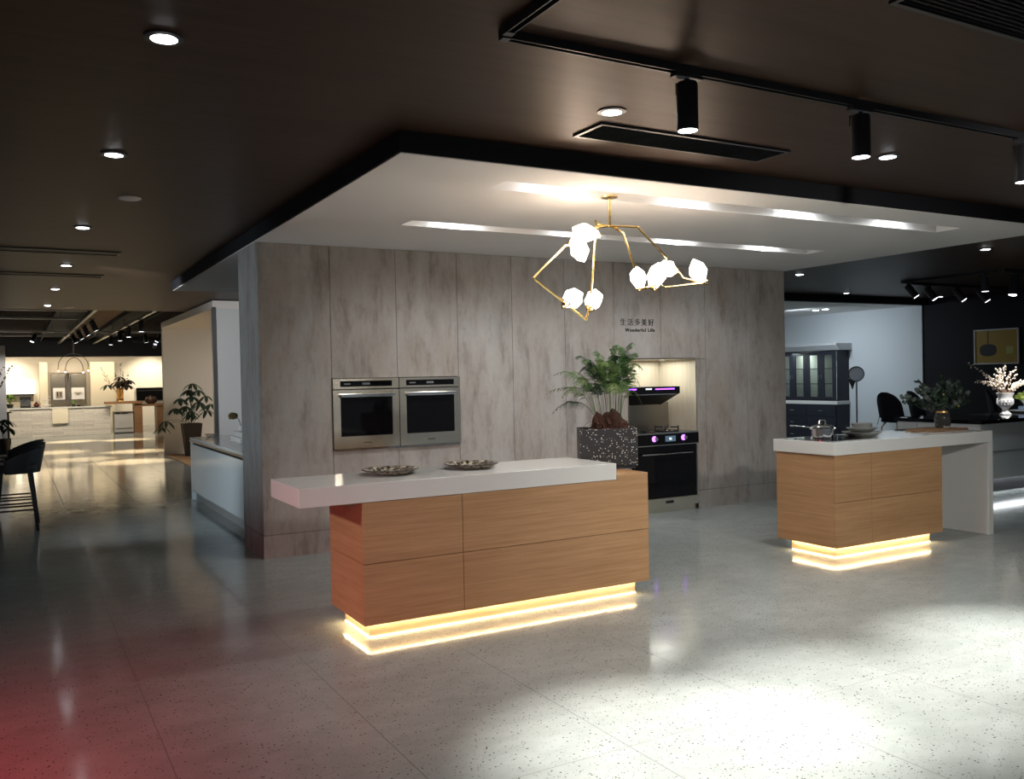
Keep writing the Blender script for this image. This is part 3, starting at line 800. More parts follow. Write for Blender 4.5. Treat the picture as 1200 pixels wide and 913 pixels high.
text('00', 'screen_digits', 0, 0, .036, DISPW, ext=.0004, loc=(4.325, -.0482, .782), parent=cp)
top = B().box(rx0, -.03, .850, rx1, .50, .862).build('cooktop_glass', GLASSB, rg, bev=.002)
B().box(rx0, -.034, .846, rx1, -.028, .862).build('steel_edge', CHROME, rg)
for kx in (4.03, 4.47):
    bb = B().lathe([(.0, .862), (.085, .862), (.085, .868), (.05, .872), (.05, .886), (.03, .892), (0, .892)], (kx, .17, 0), 28).build('burner', CHROME if kx > 4.2 else BLACKM, rg, smooth=True)
    b = B()
    for a in range(4):
        d = Vector((math.cos(a * PI / 2 + PI / 4), math.sin(a * PI / 2 + PI / 4), 0)); c = Vector((kx, .17, 0))
        b.rbox(c + d * .085 + Vector((0, 0, .905)), (.09, .014, .016), (0, 0, a * PI / 2 + PI / 4))
        b.rbox(c + d * .125 + Vector((0, 0, .892)), (.016, .018, .06), (0, 0, a * PI / 2 + PI / 4))
    b.lathe([(.118, .863), (.13, .863), (.13, .871), (.118, .871)], (kx, .17, 0), 28)
    b.build('pan_support', BLACK, bb)
B().box(3.86, .44, .863, 4.72, .455, 1.17).build('steel_backsplash', mat('dark_steel', (.30, .285, .25), .35, metal=1), rg)

hx0, hx1 = 3.875, 4.595
hd = B().prism([(.10, 1.275), (.10, 1.352), (.615, 1.352), (.615, 1.16), (.46, 1.14)], 'x', hx0, hx1).build('hood', BLACK, rg)
B().prism([(.115, 1.27), (.46, 1.13), (.47, .93), (.485, .93), (.485, 1.14), (.30, 1.352), (.115, 1.352)], 'x', hx1, hx1 + .008).build('side_plate', mat('gray_side_steel', (.20, .20, .19), .4, metal=1), hd)
B().box(hx0, .085, 1.275, hx1, .099, 1.354).build('glass_front', GLASSB, hd)
B().box(hx0 + .0, .0835, 1.325, hx0 + .125, .085, 1.337).build('purple_light_bar', PURPLE, hd)
B().box(4.255, .0835, 1.322, 4.52, .085, 1.334).build('purple_light_bar', PURPLE, hd)
B().box(4.125, .0835, 1.324, 4.205, .085, 1.338).build('display', DISPW, hd)
B().box(hx0, .078, 1.268, 4.53, .092, 1.276).build('steel_lip', CHROME, hd)

cd = thing('information_card', 'small gray and pink card standing behind the stove burner', 'card', (3.97, .35, .863))
cd.rotation_euler = (R(-8), 0, 0)
B().box(-.11, 0, 0, -.03, .006, .115).build('gray_half', GRAYC, cd, local=True)
B().box(-.029, 0, 0, .12, .006, .125).build('pink_half', PINKC, cd, local=True)
b = B()
for k, (xx, zz, w) in enumerate(((-.10, .09, .05), (-.10, .05, .04), (.02, .085, .03), (.06, .085, .03), (.02, .06, .07), (.0, .035, .09))): b.box(xx, -.0008, zz, xx + w, 0, zz + .006)
b.build('printed_lines', FRAMEW, cd, local=True)

# ------------------------------------------------------------------ brass chandelier
ch = thing('chandelier', 'angular brass branch chandelier with faceted glowing white shades', 'chandelier', (1.64, -2.75, SZ))
CP = {'plate': (1.638, -2.75, 2.669), 'hub': (1.633, -2.75, 2.468), 'a1': (1.566, -2.7, 2.465), 'a2': (1.561, -2.7, 2.515), 'a3': (1.558, -2.7, 2.409),
 'a4': (1.484, -2.77, 2.168), 'a5': (1.397, -2.85, 1.945), 'a6': (1.335, -2.9, 1.843), 'a7': (.895, -3.0, 2.078), 'a8': (1.349, -2.65, 2.343), 'a9': (1.429, -2.63, 2.356), 'a10': (1.423, -2.63, 2.394),
 's1': (1.572, -2.7, 2.421), 's1t': (1.286, -2.77, 2.426), 's2': (1.423, -2.63, 2.389), 's2t': (1.452, -2.75, 2.23), 's3': (1.146, -2.95, 1.937), 's3t': (1.327, -2.85, 2.013),
 's4': (1.397, -2.85, 1.918), 's4t': (1.55, -2.75, 2.084), 'b0': (1.574, -2.7, 2.488), 'b1': (1.826, -2.8, 2.472), 'b2': (2.032, -2.85, 2.267), 'b3': (2.032, -2.85, 2.238), 'b4': (2.132, -2.8, 2.226),
 'b5': (2.247, -2.75, 2.154), 'b6': (2.561, -2.65, 2.134), 'c0': (1.688, -2.75, 2.46), 'c1': (1.669, -2.85, 2.416), 'c2': (1.684, -2.95, 2.172), 'c3': (1.722, -2.95, 2.043), 'c4': (1.819, -2.95, 2.057),
 'c5': (1.871, -2.93, 2.094), 'c6': (1.965, -2.9, 2.066), 'c7': (2.46, -2.7, 2.131), 's5': (1.722, -2.95, 2.048), 's5t': (1.698, -2.95, 2.189), 's6': (1.826, -2.95, 2.057), 's6t': (1.948, -2.9, 2.245),
 's7': (2.131, -2.8, 2.191), 's7t': (1.9, -2.87, 2.224), 's8': (2.469, -2.7, 2.138), 's8t': (2.371, -2.7, 2.332)}
CP = {k: Vector(v) for k, v in CP.items()}
px_, py_ = CP['plate'].x, CP['plate'].y
B().cyl((px_, py_, SZ - .012), (px_, py_, SZ - .0005), .055, seg=28).build('ceiling_plate', BRASS, ch, smooth=True)
B().cyl((px_, py_, 2.47), (px_, py_, SZ - .012), .0085, seg=12).build('rod', BRASS, ch, smooth=True)
def bar(keys, name='branch', r=.0075):
    b = B()
    pts = [CP[k] for k in keys]
    for p, q in zip(pts, pts[1:]): b.cyl(p, q, r, seg=8)
    for p in pts[1:-1]: b.lathe([(0, -r * 1.1), (r * .8, -r * .8), (r * 1.1, 0), (r * .8, r * .8), (0, r * 1.1)], p, 8)
    return b.build(name, BRASS, ch, smooth=True)
CP['hub0'] = Vector((1.633, -2.75, 2.474))
bar(['hub0', 'a1', 'a2']); bar(['a1', 'a3', 'a4', 'a5', 'a6', 'a7', 'a8', 'a9', 'a10'])
bar(['a2', 'b0', 'hub0', 'b1', 'b2', 'b3', 'b4', 'b5', 'b6']); bar(['hub0', 'c0', 'c1', 'c2', 'c3', 'c4', 'c5', 'c6', 'c7', 'b6'])
def shade(base, tip, w, seed, grow=1.0):
    """faceted crystal: small socket end, wide shoulder, slanting point"""
    a = CP[base]; t = CP[tip]; ax = (t - a); L = ax.length * grow; ax.normalize()
    x = ax.orthogonal().normalized(); y = ax.cross(x); rnd = random.Random(seed)
    pts = []
    def ringp(h, r, n, ph):
        for i in range(n):
            an = 2 * PI * i / n + ph; pts.append(a + ax * h * L + (x * math.cos(an) + y * math.sin(an)) * r)
    ph = rnd.uniform(0, 2)
    ringp(.04, w * .22, 5, ph); ringp(.42, w * .5, 6, ph); ringp(.72, w * .43, 5, ph + .4)
    pts.append(a + ax * L + x * w * .14); pts.append(a + ax * L * .96 - x * w * .12 + y * w * .1)
    B().hull(pts).build('crystal_shade', SHADEM, ch)
    b = B(); c = a + ax * .0
    tri = [c + (x * math.cos(k * 2 * PI / 3 + ph) + y * math.sin(k * 2 * PI / 3 + ph)) * w * .30 for k in range(3)]
    for k in range(3): b.cyl(tri[k], tri[(k + 1) % 3], .0055, seg=6)
    b.cyl(c - ax * .012, c + ax * .02, .012, seg=10)
    b.build('socket', BRASS, ch)
shade('s1', 's1t', .12, 1, .84); shade('s2', 's2t', .125, 2, .95); shade('s3', 's3t', .125, 3, 1.0); shade('s4', 's4t', .115, 4, .78)
shade('s5', 's5t', .115, 5, 1.0); shade('s6', 's6t', .125, 6, .9); shade('s7', 's7t', .12, 7, .72); shade('s8', 's8t', .13, 8, .82)

# ------------------------------------------------------------------ things on the right island
HT = .9275
t = thing('induction_hob', 'flat black glass hob set in the white island top under the saucepan', 'hob', (4.03, -2.32, HT))
B().box(3.84, -2.60, HT, 4.44, -2.14, HT + .004).build('glass', GLASSB, t)
b = B()
for (x, y, r) in ((4.02, -2.37, .09), (4.28, -2.30, .075)): b.lathe([(r - .002, HT + .0041), (r, HT + .0041), (r, HT + .0045), (r - .002, HT + .0045)], (x, y, 0), 32)
b.build('cooking_zone_rings', mat('gray_ring', (.25, .25, .25), .4), t)

pn = thing('saucepan', 'polished steel saucepan with lid and long handle on the black hob', 'saucepan', (4.04, -2.37, HT + .0045))
B().lathe([(0, 0), (.080, 0), (.086, .006), (.088, .085), (.094, .092), (.090, .094), (.085, .088), (.082, .01), (0, .008)], (0, 0, 0), 40).build('pot', CHROME, pn, local=True, smooth=True)
ld = B().lathe([(.093, .094), (.093, .098), (.075, .108), (.03, .118), (0, .120), (0, .112), (.03, .110), (.085, .094)], (0, 0, 0), 40).build('lid', CHROME, pn, local=True, smooth=True)
B().tube([(-.038, 0, .112), (-.036, 0, .140), (-.026, 0, .152), (.026, 0, .152), (.036, 0, .140), (.038, 0, .112)], .0065, 8).build('lid_handle', CHROME, ld, local=True, smooth=True)
d = Vector((-.80, .45, 0)).normalized()
B().tube([d * .085 + Vector((0, 0, .070)), d * .11 + Vector((0, 0, .092)), d * .17 + Vector((0, 0, .100)), d * .27 + Vector((0, 0, .112))], .0085, 8, .0065).build('long_handle', CHROME, pn, local=True, smooth=True)
e = -d
B().tube([e * .086 + Vector((0, 0, .075)) + Vector((d.y, -d.x, 0)) * .03, e * .115 + Vector((0, 0, .082)), e * .086 + Vector((0, 0, .075)) - Vector((d.y, -d.x, 0)) * .03], .005, 6).build('loop_handle', CHROME, pn, local=True, smooth=True)

def dish(z, r, h, label, flat):
    t = thing('stoneware_dish', label, 'plate', (4.56, -2.34, z), 'gray dishes stacked beside the saucepan')
    B().lathe([(0, .004), (r * flat, .004), (r * flat, 0), (r * (flat + .05), 0), (r * .98, h), (r, h + .004), (r * .96, h + .004), (r * flat, .010), (0, .009)], (0, 0, 0), 40).build('dish', CERAM, t, local=True, smooth=True)
    B().lathe([(r * .965, h + .0035), (r * 1.002, h + .0035), (r * 1.002, h + .0055), (r * .965, h + .0055)], (0, 0, 0), 40).build('rim', CERAM, t, local=True, smooth=True)
dish(HT, .165, .028, 'largest gray dish, bottom of the stack beside the saucepan', .62)
dish(HT + .034, .128, .030, 'middle sized gray dish in the stack beside the saucepan', .60)
dish(HT + .070, .088, .032, 'smallest gray bowl on top of the dish stack', .85)

cb = thing('chopping_board', 'thin brown wooden board lying under the eucalyptus vase', 'board', (5.58, -2.36, HT), rz=R(4))
B().box(-.30, -.15, 0, .22, .15, .016).build('slab', BOARD, cb, local=True, bev=.004)
B().prism([(-.30, -.045), (-.41, -.022), (-.41, .022), (-.30, .045)], 'z', .001, .015).build('grip', BOARD, cb, local=True, bev=.003)
sm = thing('slate_tray', 'thin dark slate tray at the far edge of the right island top', 'tray', (5.45, -2.15, HT))
B().box(5.30, -2.19, HT, 5.80, -2.10, HT + .007).build('tray', BLACK, sm, bev=.002)

VB = Vector((5.69, -2.32, HT + .0165))
vs = thing('vase', 'smoky round glass vase with gold band standing on the wooden board', 'vase', VB); vs.scale = (1, 1, 1.25)
B().lathe([(0, 0), (.055, 0), (.066, .012), (.070, .05), (.064, .095), (.052, .118), (.052, .135), (.049, .135), (.049, .118), (.060, .095), (.066, .05), (.060, .014), (0, .008)], (0, 0, 0), 32).build('glass', SMOKE, vs, local=True, smooth=True)
B().lathe([(.0515, .108), (.056, .108), (.055, .124), (.0505, .124)], (0, 0, 0), 32).build('gold_band', GOLD, vs, local=True, smooth=True)
bq = thing('eucalyptus_bouquet', 'dark gray-green eucalyptus bouquet spreading from the smoky glass vase', 'bouquet', VB)
def leafdisc(b, c, n, r, asp=1.):
    n = Vector(n).normalized(); x = n.orthogonal().normalized(); y = n.cross(x); a = random.uniform(0, 2 * PI)
    x, y = x * math.cos(a) + y * math.sin(a), -x * math.sin(a) + y * math.cos(a)
    b.poly([c + x * math.cos(k * PI / 4) * r + y * math.sin(k * PI / 4) * r * asp + n * (r * .12 * math.cos(k * PI / 2)) for k in range(8)])
rnd = random.Random(11)
def spray(parent, end, base, m, leaf, n, r0, r1, seed, name='spray', sag=.1, asp=1.):
    rnd = random.Random(seed); b = B(); base = Vector(base); end = Vector(end); mid = (base + end) / 2 + Vector((0, 0, sag * (end - base).length))
    P = lambda t: base * (1 - t) ** 2 + mid * 2 * t * (1 - t) + end * t * t
    b.tube([P(i / 8) for i in range(9)], .0018, 5, .0008)
    for k in range(n):
        t = .42 + .58 * k / (n - 1); c = P(t)
        for s_ in (-1, 1):
            off = Vector((rnd.uniform(-1, 1), rnd.uniform(-1, 1), rnd.uniform(-1, 1))).normalized()
            r = r0 + (r1 - r0) * t; r *= rnd.uniform(.8, 1.2)
            leafdisc(b, c + off * r * .9, off + Vector((rnd.uniform(-1, 1), rnd.uniform(-1, 1), rnd.uniform(-1, 1))) * .8, r, asp)
    return b.build(name, m, parent, local=True)
inside = [(.02, .01), (-.02, .02), (.0, -.02), (.02, -.02), (-.01, .0)]
RX = Vector((.87, -.49, 0)); RD = Vector((.49, .87, 0))
for i, (a, z, dd) in enumerate(((-.38, .23, 0), (-.33, .17, .05), (-.27, .30, -.05), (-.20, .37, .06), (-.14, .26, -.1), (-.12, .33, .1), (-.04, .36, .0), (.02, .45, .05), (.05, .36, -.08),
                                (.10, .40, .03), (.15, .30, -.06), (.19, .36, .08), (.24, .25, 0), (.27, .17, .05), (-.22, .12, -.1), (.12, .20, -.14), (-.05, .22, -.16), (.0, .30, .14))):
    e_ = RX * a + RD * dd + Vector((0, 0, z * .9 + .09))
    spray(bq, e_, (inside[i % 5][0], inside[i % 5][1], .14), (EUCA, LEAFD, EUCA)[i % 3], 1, 13, .036, .016, 40 + i)
b = B()
for k in range(9): b.tube([(rnd.uniform(-.03, .03), rnd.uniform(-.03, .03), .012), (rnd.uniform(-.03, .03), rnd.uniform(-.03, .03), .11)], .003, 5)
b.build('stems', STEM, bq, local=True)
for k in range(5):
    a = rnd.uniform(-.12, .15)
    c = RX * a + RD * rnd.uniform(-.12, .0) + Vector((0, 0, rnd.uniform(.20, .34)))
    B().lathe([(0, -.01), (.008, -.006), (.011, 0), (.008, .007), (0, .01)], c, 8).build('pale_bud', LIME, bq, local=True, smooth=True)

# ------------------------------------------------------------------ dark topped counter at the right
DC = thing('display_counter', 'long white counter with glossy black top glowing underneath at the right', 'counter', (10, -.7, 0))
dx0, dx1, dy0, dy1 = 7.90, 13.0, -1.27, -.17
B().box(dx0, dy0, .185, dx1, dy1, .835).build('body', LACQ, DC)
b = B(); b.box(dx0 + .001, dy0 - .004, .50, dx1, dy0 - .0005, .505); b.build('front_groove', CORE, DC)
b = B()
for yy in (-.45, -.78): b.box(dx0 - .003, yy, .20, dx0 - .0005, yy + .004, .82)
b.build('side_grooves', CORE, DC)
B().box(dx0 + .14, dy0 + .16, 0, dx1, dy1 - .14, .184).build('plinth', BLACK, DC)
B().box(dx0 - .03, dy0 - .03, .8355, dx1, dy1 + .03, .880).build('black_top', GLASSB, DC, bev=.004)
b = B(); b.box(dx0 + .14, dy0 + .145, .176, dx1, dy0 + .157, .1845); b.build('led_glow_strip', LEDC, DC)

VW = Vector((9.25, -.74, .8805))
vs = thing('urn_vase', 'white carved urn vase on the black counter top', 'vase', VW); vs.scale = (.80, .80, 1)
B().lathe([(0, 0), (.085, 0), (.088, .012), (.06, .03), (.045, .055), (.05, .075), (.085, .105), (.118, .16), (.108, .20), (.105, .225), (.124, .26), (.128, .28), (.118, .28), (.098, .225), (.10, .16), (.06, .11), (0, .10)], (0, 0, 0), 32).build('urn', CERAMW, vs, local=True, smooth=True)
b = B()
for k in range(14):
    a = 2 * PI * k / 14; b.cyl((math.cos(a) * .102, math.sin(a) * .102, .125), (math.cos(a) * .113, math.sin(a) * .113, .19), .011, .014, 6)
b.build('carved_leaves', CERAMW, vs, local=True, smooth=True)
b = B()
for s_ in (-1, 1): b.tube([Vector((0, 0, .11)) + RX * s_ * .08, Vector((0, 0, .15)) + RX * s_ * .135, Vector((0, 0, .20)) + RX * s_ * .13, Vector((0, 0, .215)) + RX * s_ * .105], .009, 6)
b.build('side_handles', CERAMW, vs, local=True, smooth=True)
bl = thing('blossom_branches', 'pale blossoming twigs standing in the white urn', 'branches', VW)
rnd = random.Random(5)
for i in range(20):
    a = -.42 + .86 * (i + .5) / 20 + rnd.uniform(-.03, .03); h = .62 - abs(a + .05) * .35 + rnd.uniform(-.18, .06)
    if i == 0: a, h = -.44, .66
    if i == 19: a, h = .52, .48
    base = Vector((rnd.uniform(-.05, .05), rnd.uniform(-.05, .05), .20)); end = RX * a + RD * rnd.uniform(-.15, .15) + Vector((0, 0, h))
    mid = base * .5 + end * .5 + Vector((0, 0, .10)) - RX * a * .15
    P = lambda t: base * (1 - t) ** 2 + mid * 2 * t * (1 - t) + end * t * t
    tw = B().tube([P(k / 8) for k in range(9)], .0045, 5, .002).build('twig', TWIGS, bl, local=True)
    b = B()
    for k in range(17):
        t_ = .35 + .65 * k / 16; c = P(t_) + Vector((rnd.uniform(-1, 1), rnd.uniform(-1, 1), rnd.uniform(-1, 1))) * .016
        r = rnd.uniform(.006, .0125)
        b.lathe([(0, -r), (r * .8, -r * .5), (r, 0), (r * .7, r * .7), (0, r)], c, 6)
    b.build('blossoms', TWIG, tw, local=True)

pw = thing('cake_stand', 'white plates with pale blue china and yellow-green flower at the right edge', 'tableware', (9.98, -.60, .8805))
B().lathe([(0, .006), (.14, .006), (.145, 0), (.15, 0), (.24, .022), (.24, .028), (.14, .012), (0, .012)], (0, 0, 0), 32).build('wide_plate', CERAMW, pw, local=True, smooth=True)
B().lathe([(0, .0125), (.10, .0125), (.11, .02), (.112, .075), (.10, .082), (0, .082)], (0, 0, 0), 28).build('blue_china', BLUEB, pw, local=True, smooth=True)
B().lathe([(0, .0825), (.05, .0825), (.045, .10), (.075, .15), (.085, .165), (0, .165)], (0, 0, 0), 24).build('bowl', CERAMW, pw, local=True, smooth=True)
blob('flower_head', (0, 0, .21), (.13, .13, .06), CABB, pw, 12, n=4, amp=.5)

# picture on the black wall
pc = thing('framed_picture', 'ochre yellow framed print of a black pendant lamp on the black wall', 'picture', (13.06, 1.73, 1.85))
y0, y1, z0, z1 = 1.33, 2.13, 1.54, 2.15
b = B(); w = .022; b.box(13.03, y0, z0, 13.0595, y1, z0 + w); b.box(13.03, y0, z1 - w, 13.0595, y1, z1); b.box(13.03, y0, z0 + w, 13.0595, y0 + w, z1 - w); b.box(13.03, y1 - w, z0 + w, 13.0595, y1, z1 - w)
b.build('frame', FRAMEW, pc)
B().box(13.045, y0 + w, z0 + w, 13.059, y1 - w, z1 - w).build('print', YELLOW, pc)
# the printed lamp: rounded dark shade on a cord; small square note
def ell(cy, cz, a, c, n=28, p=2.6):
    out = []
    for k in range(n):
        t_ = 2 * PI * k / n; cc, ss = math.cos(t_), math.sin(t_)
        out.append((cy + a * math.copysign(abs(cc) ** (2 / p), cc), cz + c * math.copysign(abs(ss) ** (2 / p), ss)))
    return out
B().prism(ell(1.875, 1.785, .155, .105), 'x', 13.0435, 13.045).build('printed_lamp', INK, pc)
B().prism([(1.868, 1.88), (1.882, 1.88), (1.882, z1 - w), (1.868, z1 - w)], 'x', 13.0435, 13.045).build('printed_cord', INK, pc)
B().prism([(1.43, 1.72), (1.55, 1.72), (1.55, 1.84), (1.43, 1.84)], 'x', 13.0435, 13.045).build('printed_note', LIME, pc)

# ------------------------------------------------------------------ counter chairs
def shell_chair(x, y, rz, label):
    t = thing('counter_chair', label, 'chair', (x, y, 0), 'dark shell chairs by the counter', rz)
    SH = .72
    bm = B()
    # shell back: curved sheet with thickness, facing -x (sitter looks to -x), back at +x
    rows = []
    NZ_, NA = 12, 14
    for sgn in (0, 1):
        g = []
        for i in range(NZ_ + 1):
            u = i / NZ_; row = []
            z = SH + .02 + u * .40
            wid = .235 * (1 - .05 * u) * math.sqrt(max(0.0, 1 - max(0, (u - .45) / .56) ** 2.2))
            for k in range(NA + 1):
                s_ = -1 + 2 * k / NA
                yy = s_ * max(wid, .02)
                xx = .20 + .06 * u - .10 * (yy / .235) ** 2 * (1 - .3 * u) + (0 if sgn == 0 else .028)
                row.append(bm.bm.verts.new((xx, yy, z)))
            g.append(row)
        rows.append(g)
    for g in rows:
        for i in range(NZ_):
            for k in range(NA): bm.bm.faces.new((g[i][k], g[i][k + 1], g[i + 1][k + 1], g[i + 1][k]))
    A, C_ = rows
    for i in range(NZ_):
        bm.bm.faces.new((A[i][0], C_[i][0], C_[i + 1][0], A[i + 1][0])); bm.bm.faces.new((A[i][NA], A[i + 1][NA], C_[i + 1][NA], C_[i][NA]))
    for k in range(NA):
        bm.bm.faces.new((A[0][k], A[0][k + 1], C_[0][k + 1], C_[0][k])); bm.bm.faces.new((A[NZ_][k], C_[NZ_][k], C_[NZ_][k + 1], A[NZ_][k + 1]))
    bm.build('backrest', VELVET, t, local=True, smooth=True)
    pts = []
    for k in range(24):
        a = 2 * PI * k / 24; pts.append((.22 * math.cos(a) * (1.0) + .0, .235 * math.copysign(abs(math.sin(a)) ** .8, math.sin(a))))
    B().prism(pts, 'z', SH - .045, SH + .035).build('seat', VELVET, t, local=True, smooth=True, bev=.012)
    for sx in (-1, 1):
        for sy in (-1, 1):
            B().tube([(sx * .11, sy * .12, SH - .045), (sx * .16, sy * .16, SH - .12), (sx * .21, sy * .21, 0)], .011, 8, .008).build('leg', BRASS, t, local=True, smooth=True)
    b = B(); q = .190
    for p0, p1 in (((-q, -q, .22), (q, -q, .22)), ((q, -q, .22), (q, q, .22)), ((q, q, .22), (-q, q, .22)), ((-q, q, .22), (-q, -q, .22))): b.cyl(p0, p1, .006, seg=6)
    b.build('footrest', BRASS, t, local=True, smooth=True)
    return t
shell_chair(10.05, 1.45, R(174), 'black shell chair with brass legs in front of the white wall')
shell_chair(10.75, 1.45, R(150), 'black shell chair mostly hidden behind the eucalyptus bouquet')
shell_chair(11.7, .75, R(120), 'faint black shell chair against the black wall behind the counter')

# ------------------------------------------------------------------ display cabinet in the white side room
DB = thing('display_cabinet', 'tall navy display cabinet with glass doors and white cornice in the side room', 'cabinet', (12.85, 5.9, 0))
fx, wx, ya, yb = 12.665, 13.028, 4.82, 7.14
B().box(fx, ya, 0, wx, yb, .795).build('lower_cabinet', NAVY, DB)
B().box(fx - .03, ya - .03, .795, wx, yb, .865).build('pale_ledge', STONECAP, DB, bev=.004)
b = B(); b.box(fx + .02, ya, .865, wx, ya + .02, 1.90); b.box(fx + .02, yb - .02, .865, wx, yb, 1.90); b.box(fx + .02, ya + .02, 1.88, wx, yb - .02, 1.90); b.box(fx + .02, ya + .02, .865, wx, yb - .02, .89)
b.build('upper_case', NAVY, DB)
B().box(fx + .021, yb - .026, .89, wx - .016, yb - .0205, 1.88).build('pale_side_lining', MINT, DB); B().box(fx + .021, ya + .0205, .89, wx - .016, ya + .026, 1.88).build('pale_side_lining', MINT, DB)
B().box(wx - .015, ya + .02, .89, wx - .002, yb - .02, 1.88).build('pale_lining', MINT, DB)
b = B()
for z in (1.20, 1.53):
    b.box(fx + .06, ya + .027, z, wx - .016, yb - .027, z + .008)
b.build('shelves', PANE, DB)
B().prism([(fx - .0, 1.90), (fx - .10, 2.0), (fx - .10, 2.035), (wx, 2.035), (wx, 1.90)], 'y', ya - .08, yb).build('cornice', mat('pale_gray_cornice', (.50, .51, .52), .4), DB)
# doors: narrow glazed pairs, 0.38 m each
for k in range(6):
    d0 = ya + .03 + k * .378; d1 = d0 + .374; z0, z1 = .895, 1.875; w = .085
    b = B(); b.box(fx, d0, z0, fx + .02, d0 + w, z1); b.box(fx, d1 - w, z0, fx + .02, d1, z1); b.box(fx, d0 + w, z0, fx + .02, d1 - w, z0 + .05); b.box(fx, d0 + w, z1 - .07, fx + .02, d1 - w, z1)
    for z in (1.21, 1.52): b.box(fx + .004, d0 + w, z, fx + .016, d1 - w, z + .012)
    dd = b.build('glass_door', NAVY, DB)
    B().box(fx + .008, d0 + w, z0 + .05, fx + .012, d1 - w, z1 - .07).build('pane', PANE, dd)
    hy = d1 - .03 if k % 2 == 0 else d0 + .03
    B().cyl((fx - .002, hy, 1.36), (fx - .022, hy, 1.36), .006, seg=8).cyl((fx - .022, hy, 1.32), (fx - .022, hy, 1.40), .006, seg=8).build('handle', CHROME, dd)
for k in range(3):
    for (z0, z1) in ((.03, .28), (.29, .53), (.54, .78)):
        dr = B().box(fx - .016, ya + .03 + k * .757, z0, fx - .0005, ya + .03 + k * .757 + .75, z1).build('drawer', NAVY, DB, bev=.004)
        yy = ya + .03 + k * .757 + .375; zz = (z0 + z1) / 2
        B().cyl((fx - .036, yy - .05, zz), (fx - .036, yy + .05, zz), .006, seg=8).cyl((fx - .016, yy - .04, zz), (fx - .036, yy - .04, zz), .004, seg=6).cyl((fx - .016, yy + .04, zz), (fx - .036, yy + .04, zz), .004, seg=6).build('handle', CHROME, dr)

# disc lamp
fl = thing('floor_lamp', 'slim floor lamp with gray disc and small dark fin before the white wall', 'lamp', (12.24, 4.0, 0))
B().lathe([(0, 0), (.14, 0), (.14, .018), (.02, .028), (0, .028)], (12.24, 4.0, 0), 28).build('base', BLACKM, fl, smooth=True)
B().cyl((12.24, 4.0, .028), (12.24, 4.0, 1.30), .017, seg=12).build('pole', mat('gray_pole', (.22, .22, .22), .35, metal=.6), fl, smooth=True)
dn = (Vector((-1.8, -7.5, 1.5)) - Vector((12.24, 4, 1.41))); dn.z = 0; dn.normalize(); dn = (dn + Vector((.15, .05, 0))).normalized(); dc = Vector((12.24, 4.0, 1.41))
B().cyl(dc - dn * .012, dc + dn * .012, .135, seg=40).build('disc', MIRRORG, fl)
b = B(); Mx = dn.to_track_quat('Z', 'Y').to_matrix(); b.lathe([(.131, -.016), (.147, -.016), (.147, .016), (.131, .016)], dc, 40, Mx); b.build('rim', BLACK, fl, smooth=True)
rt = Vector((0, 0, 1)).cross(dn).normalized()
B().hull([dc - rt * .15 + Vector((0, 0, -.08)), dc - rt * .02 + Vector((0, 0, -.15)), dc - rt * .07 + Vector((0, 0, -.31)), dc - rt * .14 - dn * .10 + Vector((0, 0, -.07)), dc - rt * .03 - dn * .09 + Vector((0, 0, -.15))]).build('fin', BLACK, fl)
so = thing('wall_socket', 'small white wall socket with a black plug low on the side room wall', 'socket', (13.03, 4.0, .55))
B().box(13.018, 3.93, .47, 13.0295, 4.05, .59).build('plate', CERAMW, so, bev=.002)
B().box(12.99, 3.97, .53, 13.018, 4.0, .57).tube([(12.99, 3.985, .56), (12.95, 3.99, .62), (12.93, 4.02, .60), (12.95, 4.1, .40)], .006, 6).build('plug', BLACK, so)

# ------------------------------------------------------------------ left low cabinet behind the concrete block
LC = thing('low_cabinet', 'glossy white low cabinet with pale top behind the concrete wall corner', 'cabinet', (.5, 3, 0))
lx, ly0, ly1 = .16, .80, 4.44
B().box(lx + .022, ly0, .12, .90, ly1 - .03, .725).build('carcass', CORE, LC)
n = 6
for k in range(n):
    a = ly0 + (ly1 - .045 - ly0) * k / n; c = ly0 + (ly1 - .045 - ly0) * (k + 1) / n
    B().box(lx, a + .0006, .12, lx + .02, c - .0006, .718).build('door', LACQG, LC)
B().box(lx - .002, ly1 - .04, 0, .90, ly1, .765).build('end_panel', LACQG, LC)
B().box(lx + .05, ly0, 0, .85, ly1 - .042, .118).build('toe_kick', mat('gray_kick', (.22, .23, .23), .4), LC)
B().box(lx - .004, ly0, .768, 1.05, ly1 + .01, .800).build('worktop', QUARTZ, LC, bev=.001)
B().box(lx - .010, ly0, .745, lx + .02, ly1 + .01, .7675).build('metal_edge', mat('champagne_metal', (.62, .52, .42), .3, metal=1), LC)
for (z, dx, l) in ((.8005, 0, 'lower white block of two stacked beside the concrete column'), (.862, .02, 'upper white block of two stacked beside the concrete column')):
    t = thing('white_box', l, 'box', (.52, 3.0, z), 'white boxes on the low cabinet')
    B().box(.42 + dx, 2.75, z, .80, 3.25, z + .042).build('body', LACQ, t, bev=.003)
    B().box(.415 + dx, 2.745, z + .0425, .805, 3.255, z + .058).build('lid', CERAMW, t, bev=.002)
t = thing('dried_flower', 'round brown dried flower head peeking out beside the concrete column', 'flower', (.62, 3.6, .8005))
B().lathe([(0, 0), (.04, 0), (.05, .05), (.03, .12), (.022, .16), (.018, .16), (.02, .12), (.03, .05), (0, .01)], (0, 0, 0), 20).build('bottle', CERAMW, t, local=True, smooth=True)
B().tube([(0, 0, .02), (0, 0, .16), (-.03, -.02, .24), (-.07, -.04, .28)], .004, 6).build('stalk', STEM, t, local=True)
blob('flower_head', (-.105, -.05, .285), (.05, .045, .042), mat('dried_brown', (.16, .12, .05), .8, bump=1, bscale=60), t, 17, n=3, amp=.5)
